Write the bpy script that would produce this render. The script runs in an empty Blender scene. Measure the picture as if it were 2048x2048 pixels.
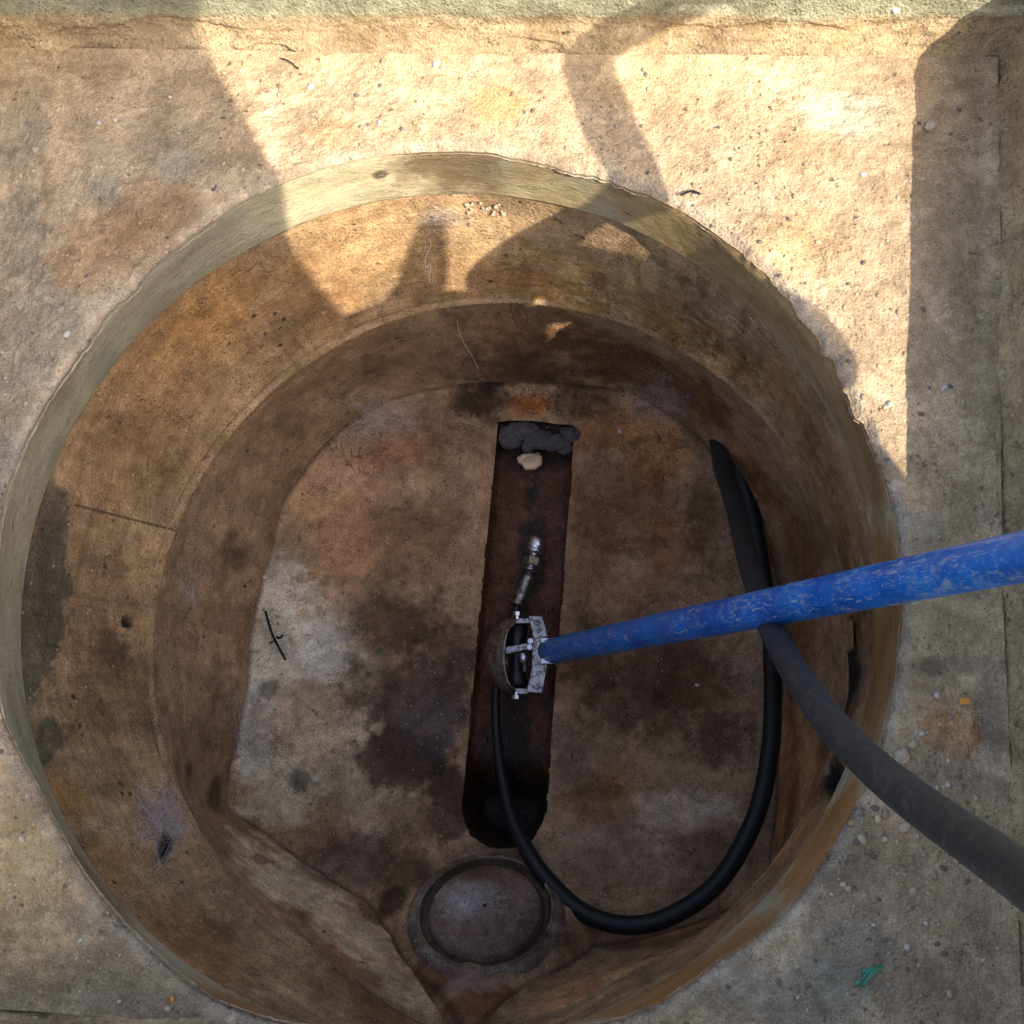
import bpy, math, random
import numpy as np
from mathutils import Vector, Matrix, Quaternion
random.seed(7); RNG = np.random.default_rng(7)
R = math.radians
C = bpy.context.scene.collection

# ------------------------------------------------------------------ camera, sky, sun, exposure
HC, F0, NX, NY = .7196, 2054., 1180., 1560.     # camera height over the ledge, focal length (px of 2048), straight-down pixel
def _basis():
    d = np.array([NX-1024, -(NY-1024), -F0]); d /= np.linalg.norm(d)
    Z = -d; X = np.array([1., 0, 0])-Z*Z[0]; X /= np.linalg.norm(X)
    return np.array([X, np.cross(Z, X), Z])
RW = _basis()
cd = bpy.data.cameras.new('camera'); cam = bpy.data.objects.new('camera', cd); C.objects.link(cam)
cd.sensor_width = 36; cd.lens = 36*F0/2048; cd.clip_start = .01; cd.clip_end = 200
cam.matrix_world = Matrix.Translation((0, 0, HC)) @ Matrix([list(r) for r in RW]).to_4x4()
bpy.context.scene.camera = cam
SUN = Vector((.75, -.70, 1.0)).normalized()
w = bpy.data.worlds.new('World'); bpy.context.scene.world = w; w.use_nodes = True
nt = w.node_tree; sky = nt.nodes.new('ShaderNodeTexSky'); sky.sky_type = 'NISHITA'; sky.sun_disc = False
sky.sun_elevation = math.asin(SUN.z); sky.sun_rotation = math.atan2(SUN.x, SUN.y)
sky.dust_density = 4.0; sky.air_density = 1.0; sky.ozone_density = .6
nt.links.new(sky.outputs[0], nt.nodes['Background'].inputs[0]); nt.nodes['Background'].inputs[1].default_value = .15
sl = bpy.data.lights.new('sun', 'SUN'); sl.energy = 3.1; sl.angle = R(.4); sl.color = (1, .93, .82)
so = bpy.data.objects.new('sun', sl); C.objects.link(so); so.location = SUN*5
so.rotation_euler = SUN.to_track_quat('Z', 'Y').to_euler()
vs = bpy.context.scene.view_settings; vs.view_transform = 'Standard'; vs.look = 'None'; vs.exposure = 1.3; vs.gamma = 1
bpy.context.scene.cycles.max_bounces = 8; bpy.context.scene.cycles.diffuse_bounces = 5

# ------------------------------------------------------------------ helpers
def U(px, py, z=0.):
    """the world point at height z that the photograph shows at pixel px, py"""
    px = np.asarray(px, float); py = np.asarray(py, float); z = np.asarray(z, float)
    v = np.stack([px-1024, -(py-1024), -F0*np.ones_like(px)], -1) @ RW.T
    t = (z-HC)/v[..., 2]
    return np.stack([v[..., 0]*t, v[..., 1]*t, z*np.ones_like(t)], -1)
def V3(px, py, z): return Vector(U(px, py, z))
def proj(P):
    q = (np.asarray(P, float)-np.array([0, 0, HC])) @ RW
    return np.stack([1024+F0*q[..., 0]/-q[..., 2], 1024-F0*q[..., 1]/-q[..., 2]], -1), -q[..., 2]
def _h(i, j, k, s):
    n = (i*374761393+j*668265263+k*2147483647+s*1274126177) & 0xffffffff
    n = ((n ^ (n >> 13))*1274126177) & 0xffffffff
    n = ((n ^ (n >> 16))*2246822519) & 0xffffffff
    return ((n ^ (n >> 15)) & 0xffffff)/16777215.
def vn(P, f, s=0):
    Q = P*f+s*17.31; I = np.floor(Q).astype(np.int64); t = Q-I; t = t*t*(3-2*t)
    r = 0
    for a in (0, 1):
        for b in (0, 1):
            for c in (0, 1):
                wt = (t[:, 0] if a else 1-t[:, 0])*(t[:, 1] if b else 1-t[:, 1])*(t[:, 2] if c else 1-t[:, 2])
                r = r+wt*_h(I[:, 0]+a, I[:, 1]+b, I[:, 2]+c, s)
    return r*2-1
def fbm(P, f, n=4, s=0, g=.5):
    r = 0; a = 1; tot = 0
    for k in range(n): r = r+a*vn(P, f*2.03**k, s+k); tot += a; a *= g
    return r/tot
def lin(c): return np.array([((x/255.)/12.92 if x/255. <= .04045 else ((x/255.+.055)/1.055)**2.4) for x in c])
def ss(x, a, b): t = np.clip((x-a)/(b-a), 0, 1); return t*t*(3-2*t)
def mesh(name, V, Fc, mat=None, parent=None, col=None, smooth=True, loc=None):
    me = bpy.data.meshes.new(name); V = np.asarray(V, np.float32)
    if isinstance(Fc, np.ndarray):
        n, k = Fc.shape; me.vertices.add(len(V)); me.vertices.foreach_set('co', V.ravel())
        me.loops.add(n*k); me.loops.foreach_set('vertex_index', Fc.astype(np.int32).ravel())
        me.polygons.add(n); me.polygons.foreach_set('loop_start', np.arange(0, n*k, k, dtype=np.int32))
        me.polygons.foreach_set('loop_total', np.full(n, k, np.int32)); me.update(calc_edges=True)
    else: me.from_pydata([tuple(map(float, v)) for v in V], [], Fc); me.update()
    if smooth: me.polygons.foreach_set('use_smooth', np.ones(len(me.polygons), bool))
    if col is not None:
        a = me.color_attributes.new('stain', 'FLOAT_COLOR', 'POINT')
        a.data.foreach_set('color', np.c_[col, np.ones(len(col))].astype(np.float32).ravel())
    me.validate()
    o = bpy.data.objects.new(name, me); C.objects.link(o)
    if mat: me.materials.append(mat)
    if parent: o.parent = parent
    if loc is not None: o.location = loc
    return o
def tag(o, label=None, cat=None, group=None, kind=None):
    for k, v in (('label', label), ('category', cat), ('group', group), ('kind', kind)):
        if v: o[k] = v
    return o
def thing(name, label, cat, loc=(0, 0, 0), group=None):
    o = bpy.data.objects.new(name, None); C.objects.link(o); o.location = loc; o.empty_display_size = .02
    return tag(o, label, cat, group)
def local(t, o):        # keep a part's world place when parented to an Empty that is not at the origin
    o.parent = t; o.location = Vector(o.location)-t.location; return o
def gridfaces(n, m, wrap):      # n rings of m points
    i = np.arange(n-1)[:, None]; j = np.arange(m if wrap else m-1)[None, :]; j2 = (j+1) % m
    a = i*m+j; b = i*m+j2; c = (i+1)*m+j2; d = (i+1)*m+j
    return np.stack([a, b, c, d], -1).reshape(-1, 4)

# ------------------------------------------------------------------ materials
def newmat(name):
    m = bpy.data.materials.new(name); m.use_nodes = True; n = m.node_tree
    return m, n, n.nodes['Principled BSDF']
def nd(n, t, **k):
    x = n.nodes.new(t)
    for a, b in k.items():
        if a in x.inputs: x.inputs[a].default_value = b
        else: setattr(x, a, b)
    return x
def ramp(n, src, p0, p1, c0=(0, 0, 0, 1), c1=(1, 1, 1, 1)):
    r = n.nodes.new('ShaderNodeValToRGB'); e = r.color_ramp.elements
    e[0].position = p0; e[1].position = p1; e[0].color = c0; e[1].color = c1
    n.links.new(src, r.inputs[0]); return r.outputs[0]
def mix(n, fac, a, b, mode='MIX'):
    x = n.nodes.new('ShaderNodeMix'); x.data_type = 'RGBA'; x.blend_type = mode
    if isinstance(fac, (int, float)): x.inputs[0].default_value = fac
    else: n.links.new(fac, x.inputs[0])
    for s, k in ((a, 6), (b, 7)):
        if isinstance(s, tuple): x.inputs[k].default_value = s
        else: n.links.new(s, x.inputs[k])
    return x.outputs[2]
def crust(name, stretch=(1, 1, 1), fine=420, coarse=60, var=.55, dark=(.02, .017, .013, 1), darkamt=.8, light=(.62, .58, .5, 1), lightamt=.6,
          rough=.9, bump=.5, bumpd=.0012, pits=True, spec=.25, mott=1., dthr=(.60, .68), grit=420, pit=.6, n2w=1., pep=.6, pepthr=(.60, .66)):
    """stained mineral surface: the 'stain' attribute (stains, some painted light and shade), broken by noise at several sizes, dark specks, pale grains, bump"""
    m, n, b = newmat(name); L = n.links.new
    tc = nd(n, 'ShaderNodeNewGeometry'); mp = nd(n, 'ShaderNodeMapping'); mp.inputs['Scale'].default_value = stretch
    L(tc.outputs['Position'], mp.inputs[0]); P = mp.outputs[0]
    at = nd(n, 'ShaderNodeAttribute', attribute_name='stain')
    def noise(sc, det=6, ro=.6, vec=P, dist=0.):
        x = nd(n, 'ShaderNodeTexNoise', Scale=sc, Detail=det, Roughness=ro, Distortion=dist); L(vec, x.inputs['Vector']); return x.outputs['Fac']
    n1 = noise(coarse*.35, 8, .65, dist=.4); n2 = noise(coarse*1.7, 7, .7); n3 = noise(fine, 4, .7); n4 = noise(coarse*.9, 10, .75, dist=.8)
    lo, hi = 1-var, 1+var
    c = mix(n, 1., at.outputs['Color'], ramp(n, n1, .36, .64, (lo, lo*.97, lo*.93, 1), (hi, hi, hi*.98, 1)), 'MULTIPLY')
    c = mix(n, 1., c, ramp(n, n2, .36, .66, (lo*1.1, lo*1.05, lo, 1), (hi*.92, hi*.93, hi*.95, 1)), 'MULTIPLY')
    v2 = var*.8
    c = mix(n, 1., c, ramp(n, n3, .36, .66, (1-v2,)*3+(1,), (1+v2,)*3+(1,)), 'MULTIPLY')
    # grime clumps
    g = ramp(n, n4, dthr[0], dthr[1])
    ga = nd(n, 'ShaderNodeMath', operation='MULTIPLY'); L(g, ga.inputs[0]); ga.inputs[1].default_value = darkamt
    c = mix(n, ga.outputs[0], c, mix(n, .25, dark, at.outputs['Color']))
    n5 = noise(fine*1.5, 3, .6); n6 = noise(coarse*.8, 6, .7)
    pm_ = nd(n, 'ShaderNodeMath', operation='MULTIPLY_ADD'); L(n6, pm_.inputs[0]); pm_.inputs[1].default_value = .55; L(n5, pm_.inputs[2])
    pp1 = nd(n, 'ShaderNodeMath', operation='MULTIPLY'); L(ramp(n, pm_.outputs[0], pepthr[0]+.27, pepthr[1]+.27), pp1.inputs[0]); pp1.inputs[1].default_value = pep
    c = mix(n, pp1.outputs[0], c, mix(n, .2, dark, at.outputs['Color']))
    # dark specks
    vo = nd(n, 'ShaderNodeTexVoronoi', Scale=grit); L(P, vo.inputs['Vector'])
    sp = ramp(n, vo.outputs['Distance'], .12, .3, (1, 1, 1, 1), (0, 0, 0, 1))
    ms = nd(n, 'ShaderNodeMath', operation='MULTIPLY'); L(sp, ms.inputs[0]); L(ramp(n, noise(coarse*.6, 5, .7), .5, .62), ms.inputs[1])
    c = mix(n, ms.outputs[0], c, dark)
    # pale grains
    vo2 = nd(n, 'ShaderNodeTexVoronoi', Scale=grit*.55); L(P, vo2.inputs['Vector'])
    pg = nd(n, 'ShaderNodeMath', operation='MULTIPLY'); L(ramp(n, vo2.outputs['Distance'], .1, .24, (1, 1, 1, 1), (0, 0, 0, 1)), pg.inputs[0])
    sx = nd(n, 'ShaderNodeSeparateColor'); L(vo2.outputs['Color'], sx.inputs[0]); L(ramp(n, sx.outputs[0], .86, .9), pg.inputs[1])
    pa = nd(n, 'ShaderNodeMath', operation='MULTIPLY'); L(pg.outputs[0], pa.inputs[0]); pa.inputs[1].default_value = lightamt
    c = mix(n, pa.outputs[0], c, light)
    v3 = nd(n, 'ShaderNodeTexVoronoi', Scale=grit*.42, Randomness=1.); wn = nd(n, 'ShaderNodeTexNoise', Scale=grit*.6, Detail=3.); L(P, wn.inputs['Vector'])
    wv = nd(n, 'ShaderNodeVectorMath', operation='MULTIPLY_ADD'); L(wn.outputs['Color'], wv.inputs[0]); wv.inputs[1].default_value = (.006,)*3; L(P, wv.inputs[2]); L(wv.outputs[0], v3.inputs['Vector'])
    s3 = nd(n, 'ShaderNodeSeparateColor'); L(v3.outputs['Color'], s3.inputs[0])
    ph = nd(n, 'ShaderNodeMath', operation='MULTIPLY'); L(ramp(n, v3.outputs['Distance'], .15, .38, (1, 1, 1, 1), (0, 0, 0, 1)), ph.inputs[0]); L(ramp(n, s3.outputs[1], .78, .95), ph.inputs[1]); pm = nd(n, 'ShaderNodeMath', operation='MULTIPLY'); L(ph.outputs[0], pm.inputs[0]); L(ramp(n, noise(coarse*.5, 6, .7), .47, .58), pm.inputs[1]); ph = pm
    pc_ = nd(n, 'ShaderNodeMath', operation='MULTIPLY'); L(ph.outputs[0], pc_.inputs[0]); pc_.inputs[1].default_value = pit
    c = mix(n, pc_.outputs[0], c, dark)
    L(c, b.inputs['Base Color']); b.inputs['Roughness'].default_value = rough; b.inputs['Specular IOR Level'].default_value = spec
    add = nd(n, 'ShaderNodeMath', operation='MULTIPLY_ADD'); L(n3, add.inputs[0]); add.inputs[1].default_value = .6; nw = nd(n, 'ShaderNodeMath', operation='MULTIPLY'); L(n2, nw.inputs[0]); nw.inputs[1].default_value = n2w; L(nw.outputs[0], add.inputs[2])
    ad2 = nd(n, 'ShaderNodeMath', operation='MULTIPLY_ADD'); L(vo.outputs['Distance'], ad2.inputs[0]); ad2.inputs[1].default_value = .5 if pits else 0; L(add.outputs[0], ad2.inputs[2])
    pb3 = nd(n, 'ShaderNodeMath', operation='MULTIPLY_ADD'); L(ph.outputs[0], pb3.inputs[0]); pb3.inputs[1].default_value = -1.4; L(ad2.outputs[0], pb3.inputs[2])
    bp = nd(n, 'ShaderNodeBump', Strength=bump, Distance=bumpd); L(pb3.outputs[0], bp.inputs['Height']); L(bp.outputs[0], b.inputs['Normal'])
    return m
M = {}
M['ledge'] = crust('ledge_mortar', fine=620, coarse=60, var=.27, darkamt=.55, lightamt=.7, bump=.75, bumpd=.0022, dthr=(.56, .68), grit=420, dark=(.085, .066, .05, 1), n2w=.5, pit=.6, pep=.6, pepthr=(.57, .66))
M['pit'] = crust('pit_concrete', fine=300, coarse=40, var=.25, darkamt=.45, bump=.8, bumpd=.002)
M['collar'] = crust('collar_concrete', stretch=(.6, .6, 2.2), fine=520, coarse=44, var=.17, darkamt=.5, dthr=(.66, .72), lightamt=.35, pep=.6, pepthr=(.57, .65), pit=.8, bump=.7, bumpd=.0012, grit=260)
M['riser'] = crust('riser_wall', stretch=(1, 1, 1), fine=500, coarse=42, var=.3, darkamt=.6, dthr=(.62, .7), lightamt=.45, pep=.8, pepthr=(.56, .64), pit=.8, bump=.9, bumpd=.0016, grit=300, dark=(.03, .02, .014, 1))
M['bench'] = crust('benching_mortar', fine=600, coarse=48, var=.3, darkamt=.7, dthr=(.57, .66), lightamt=.6, pep=.85, pepthr=(.56, .62), bump=.9, bumpd=.0016, grit=420, dark=(.018, .014, .011, 1))
M['channel'] = crust('channel_wet', fine=500, coarse=50, var=.4, darkamt=.7, lightamt=.5, rough=.2, spec=.8, bump=1., bumpd=.0032, dark=(.008, .006, .005, 1))
def flat(name, col, rough=.6, metal=0., bump=0., sc=300., var=.2, spec=.4, stretch=(1, 1, 1), dirt=None, dthr=(.55, .65)):
    m, n, b = newmat(name); L = n.links.new
    tc = nd(n, 'ShaderNodeNewGeometry'); mp = nd(n, 'ShaderNodeMapping'); mp.inputs['Scale'].default_value = stretch; L(tc.outputs['Position'], mp.inputs[0])
    x = nd(n, 'ShaderNodeTexNoise', Scale=sc, Detail=6, Roughness=.65); L(mp.outputs[0], x.inputs['Vector'])
    c = mix(n, 1., tuple(col)+(1,), ramp(n, x.outputs['Fac'], .3, .7, (1-var,)*3+(1,), (1+var,)*3+(1,)), 'MULTIPLY')
    ro = None
    if dirt:
        y = nd(n, 'ShaderNodeTexNoise', Scale=sc*.28, Detail=9, Roughness=.72, Distortion=.9); L(mp.outputs[0], y.inputs['Vector'])
        f = ramp(n, y.outputs['Fac'], *dthr); c = mix(n, f, c, tuple(dirt)+(1,))
    L(c, b.inputs['Base Color']); b.inputs['Roughness'].default_value = rough; b.inputs['Metallic'].default_value = metal; b.inputs['Specular IOR Level'].default_value = spec
    if bump:
        bp = nd(n, 'ShaderNodeBump', Strength=bump, Distance=.001); L(x.outputs['Fac'], bp.inputs['Height']); L(bp.outputs[0], b.inputs['Normal'])
    return m
def scuffed_blue():
    m, n, b = newmat('blue_plastic'); L = n.links.new; g = nd(n, 'ShaderNodeNewGeometry'); P_ = g.outputs['Position']
    def ns(sc, det, ro, st, dist=0.):
        mp = nd(n, 'ShaderNodeMapping'); mp.inputs['Scale'].default_value = st; L(P_, mp.inputs[0]); x = nd(n, 'ShaderNodeTexNoise', Scale=sc, Detail=det, Roughness=ro, Distortion=dist); L(mp.outputs[0], x.inputs['Vector']); return x.outputs['Fac']
    c = mix(n, ramp(n, ns(26, 4, .6, (1, 1, 1)), .35, .65), (.002, .075, .33, 1), (.006, .15, .50, 1))
    s1 = nd(n, 'ShaderNodeMath', operation='MULTIPLY'); L(ramp(n, ns(150, 12, .78, (.5, 1.3, 1)), .5, .62), s1.inputs[0]); L(ramp(n, ns(32, 5, .7, (1, 1, 1)), .42, .6), s1.inputs[1])
    c = mix(n, s1.outputs[0], c, (.26, .30, .36, 1))
    s2 = nd(n, 'ShaderNodeMath', operation='MULTIPLY'); L(ramp(n, ns(420, 3, .6, (.15, 2.2, .3), 1.2), .60, .64), s2.inputs[0]); L(ramp(n, ns(20, 5, .7, (1, 1, 1)), .4, .55), s2.inputs[1])
    c = mix(n, s2.outputs[0], c, (.42, .42, .42, 1))
    L(c, b.inputs['Base Color']); L(ramp(n, s1.outputs[0], 0, 1, (.3,)*3+(1,), (.8,)*3+(1,)), b.inputs['Roughness'])
    bp = nd(n, 'ShaderNodeBump', Strength=.35, Distance=.0006); L(ns(260, 6, .7, (.4, 1.5, 1)), bp.inputs['Height']); L(bp.outputs[0], b.inputs['Normal']); return m
M['blue'] = scuffed_blue()
M['rubber'] = flat('hose_rubber', (.022, .024, .027), .55, sc=420, var=.3, bump=.25, dirt=(.075, .065, .055), dthr=(.52, .72))
M['rubber_dark'] = flat('leader_rubber', (.007, .009, .011), .5, sc=300, var=.3, bump=.2)
M['steel'] = flat('worn_steel', (.30, .29, .29), .34, .9, .3, 500, .35, dirt=(.07, .055, .045), dthr=(.47, .60))
M['bright_steel'] = flat('bright_steel', (.48, .48, .53), .25, .95, .1, 400, .15)
M['dark_steel'] = flat('blackened_steel', (.03, .03, .033), .4, .6, .3, 400, .3)
M['brass'] = flat('dull_brass', (.28, .24, .18), .4, .8, .2, 400, .3)
M['rag'] = flat('grey_fibre', (.085, .075, .085), .95, 0, .9, 260, .5)
M['web'] = flat('spider_silk', (.62, .6, .66), .8, 0, 0, 100, .1)
M['webc'] = flat('dusty_silk', (.72, .66, .58), .8, 0, 0, 100, .1)
M['root'] = flat('fine_root', (.06, .038, .026), .9, 0, 0, 100, .3)
M['white'] = flat('white_stone', (.52, .49, .43), .7, 0, .3, 500, .15)
M['stone'] = flat('tan_stone', (.42, .34, .23), .85, 0, .6, 300, .25)
M['gravel'] = flat('gravel_mix', (.33, .29, .235), .9, 0, .6, 130, .6)
M['reflection_piece'] = flat('tan_reflection', (.75, .55, .34), .35, 0, .3, 200, .25)
M['green'] = flat('green_plastic', (.06, .24, .15), .5, 0, .2, 300, .25)
M['orange'] = flat('orange_chip', (.75, .33, .05), .6, 0, .2, 300, .2)
M['cloth'] = flat('dark_cloth', (.06, .07, .09), .9, 0, .2, 100, .2)
M['skin'] = flat('skin', (.45, .27, .19), .6, 0, .1, 100, .1)
M['twig'] = flat('black_twig', (.012, .01, .009), .9, 0, .3, 300, .2)

def paint(P, base, blobs, seed=0, wf=14., amp=.45, N=None):
    """base stain colour plus irregular stains, some of them painted light and shade. blob: px, py, z (None = found on this surface), radius in px (or (rx, ry)), colour, strength, softness"""
    col = np.tile(lin(base), (len(P), 1)); pp, dd = proj(P)
    n1 = fbm(P, wf, 5, seed, .65); n2 = fbm(P, wf*5, 4, seed+9, .7)
    col = col*(1+.14*n1[:, None])
    for (px, py, z, r, c, s, soft) in blobs:
        if z is None: ctr = P[np.argmin((pp[:, 0]-px)**2+(pp[:, 1]-py)**2)]
        else: ctr = U(px, py, z)
        dep = proj(ctr)[1]
        rx, ry = (r if isinstance(r, tuple) else (r, r)); rx *= dep/F0; ry *= dep/F0
        D = P-ctr
        d = np.sqrt((D[:, 0]/rx)**2+(D[:, 1]/ry)**2+(D[:, 2]/(max(rx, ry)))**2)
        d = d*(1+amp*n1)+.55*n2
        wt = s*(1-ss(d, 1-soft, 1+soft*.6))
        col = col*(1-wt[:, None])+lin(c)*wt[:, None]
    return np.clip(col, .004, .9)
def dents(P, items, outward):
    """push the surface outward (away from the shaft) in small holes"""
    pp, dd = proj(P); off = np.zeros(len(P)); w_ = fbm(P, 60, 3, 77)
    for px, py, rx, ry, dep in items:
        i = np.argmin((pp[:, 0]-px)**2+(pp[:, 1]-py)**2)
        d = np.sqrt(((pp[:, 0]-px)/rx)**2+((pp[:, 1]-py)/ry)**2)+.25*w_
        d = d+10*(np.linalg.norm(P-P[i], axis=1) > .12)
        off += dep*(1-ss(d, .6, 1.15))
    return P+outward*off[:, None]

# ------------------------------------------------------------------ outlines of the shaft (traced where they stand)
O = np.array([-.105, .13])
NT = 1500; TH = np.linspace(-math.pi, math.pi, NT, endpoint=False)
def outline(pts, k=9):
    """pts: (px, py, z). returns r(theta), z(theta)"""
    a = np.array(pts, float); W = U(a[:, 0], a[:, 1], a[:, 2]); d = W[:, :2]-O
    th = np.arctan2(d[:, 1], d[:, 0]); r = np.hypot(d[:, 0], d[:, 1]); o = np.argsort(th)
    th, r, z = th[o], r[o], a[o, 2]
    th = np.r_[th-2*math.pi, th, th+2*math.pi]; r = np.r_[r, r, r]; z = np.r_[z, z, z]
    rr = np.interp(TH, th, r); zz = np.interp(TH, th, z)
    ker = np.hanning(2*k+3)[1:-1]; ker /= ker.sum()
    f = lambda v: np.convolve(np.r_[v[-k:], v, v[:k]], ker, 'valid')
    return f(rr), f(zz)
def circ_r(c, rad):     # radius about O of a circle with centre c
    d = np.array(c)-O; u = np.stack([np.cos(TH), np.sin(TH)], -1); b = u@d
    return b+np.sqrt(b*b-(d@d)+rad*rad)
rim = [(880,300,0),(980,303,0),(720,318,0),(600,350,0),(480,405,0),(300,545,0),(200,650,0),(120,755,0),(60,860,0),(5,1000,0),(-14,1120,0),(-18,1250,0),(-15,1380,0),
       (8,1462,0),(30,1500,0),(70,1580,0),(116,1663,0),(200,1795,0),(320,1920,0),(400,1985,0),(560,2040,0),(730,2058,0),(900,2062,0),(1080,2058,0),(1200,2050,0),
       (1110,330,0),(1250,370,0),(1380,430,0),(1560,590,0),(1640,700,0),(1700,800,0),(1760,930,0),(1790,1050,0),(1803,1224,0),(1791,1358,0),(1766,1457,0),(1745,1540,0),
       (1690,1640,0),(1560,1840,0),(1463,1898,0),(1304,2014,0)]
rR, _ = outline(rim, 30)
rC = circ_r((-.117, .155), .335)            # underside of the collar
zC = np.full(NT, -.067)
# at the lower left the mortar closes over the collar
rC = np.minimum(rC, circ_r((-.110, .158), .352))
rJ = circ_r((-.088, .143), .322); zJ = np.full(NT, -.225)
fl = [(449,1611,-.42),(475,1480,-.425),(494,1373,-.425),(496,1338,-.425),(522,1175,-.425),(543,1096,-.425),(565,1005,-.425),(616,930,-.425),(662,874,-.425),(766,803,-.425),(890,772,-.42),
      (1040,765,-.41),(1180,772,-.42),(1263,783,-.425),(1345,835,-.425),(1400,875,-.425),(1450,940,-.425),(1506,1030,-.425),(1550,1130,-.425),(1568,1286,-.425),(1563,1410,-.425),(1556,1535,-.425),(1545,1690,-.425),
      (1530,1800,-.42),(1450,1825,-.42),(1333,1866,-.415),(1189,1889,-.40),(1080,1955,-.33),(1010,2001,-.27),(930,2085,-.17),
      (824,1939,-.33),(783,1868,-.38),(737,1806,-.41),(640,1745,-.42),(540,1672,-.42)]
rF, zF = outline(fl, 4)
rJ = np.maximum(rJ, np.where(zF > -.40, rF+.012, 0)); 
ker = np.hanning(61); ker /= ker.sum(); rJ = np.convolve(np.r_[rJ[-30:], rJ, rJ[:30]], ker, 'valid')
UX = np.stack([np.cos(TH), np.sin(TH)], -1)
def ring(r, z): return np.c_[O+UX*r[:, None], z]
def radial(P):
    d = P[:, :2]-O; d = d/np.linalg.norm(d, axis=1)[:, None]; return np.c_[d, np.zeros(len(P))]

# ------------------------------------------------------------------ concrete surround: ledge and pit walls
surround = thing('concrete_surround', 'square concrete pit with rough tan mortar ledge around the round shaft opening', 'concrete pit')
poly = np.array([(-.46, -.146), (-.374, -.148), (-.241, -.1555), (-.15, -.181), (.0, -.187), (.2625, -.19), (.2675, -.104), (.283, .119), (.3216, .469), (.3295, .5485), (.178, .5595), (-.188, .5845), (-.449, .6035), (-.49, .606)])
def poly_r(th):
    a = poly-O; b = np.roll(poly, -1, 0)-O; out = np.full(len(th), 9.)
    for p, q in zip(a, b):
        e = q-p; c, s = np.cos(th), np.sin(th); den = c*e[1]-s*e[0]
        with np.errstate(all='ignore'):
            t = (p[0]*e[1]-p[1]*e[0])/den; u = (p[0]*s-p[1]*c)/den
        ok = (t > 0) & (u >= -1e-6) & (u <= 1+1e-6); out = np.where(ok & (t < out), t, out)
    return out
rP = poly_r(TH)
edge = ring(rR, np.zeros(NT))
jag = .0030*fbm(edge, 13, 5, 3, .7)+.0007*fbm(edge, 140, 3, 4)
epx = proj(edge)[0]
def near(px, py, r): return np.exp(-(((epx-np.array([px, py]))**2).sum(1))/(2*r*r))
rough_edge = near(1180, 350, 120)+near(1580, 620, 140)+near(1720, 870, 90)+near(230, 620, 90)
jag = jag*(1+2.6*rough_edge)+rough_edge*.001
rE = rR+jag
NRl = 210
s = np.linspace(0, 1, NRl)[:, None]; s = s**.9
RR = rE+s*(np.maximum(rP, rE+.006)-rE)
P = np.stack([O[0]+UX[:, 0]*RR, O[1]+UX[:, 1]*RR, np.zeros_like(RR)], -1).reshape(-1, 3)
dist = (RR-rE).ravel(); dout = (rP-RR).ravel()
z = .0035*fbm(P, 9, 3, 11)+.0018*fbm(P, 42, 3, 12)+.0016*np.abs(fbm(P, 110, 3, 13, .6))-.0009+.0009*vn(P, 320, 14)
roughm = .55+.45*ss(fbm(P, 8, 2, 15), -.2, .3); z *= roughm
z -= .006*(1-ss(dist, 0, .009))                      # worn lip
z += .004*(1-ss(dout, 0, .02))                       # slight rise to the pit walls
P[:, 2] = z
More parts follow.
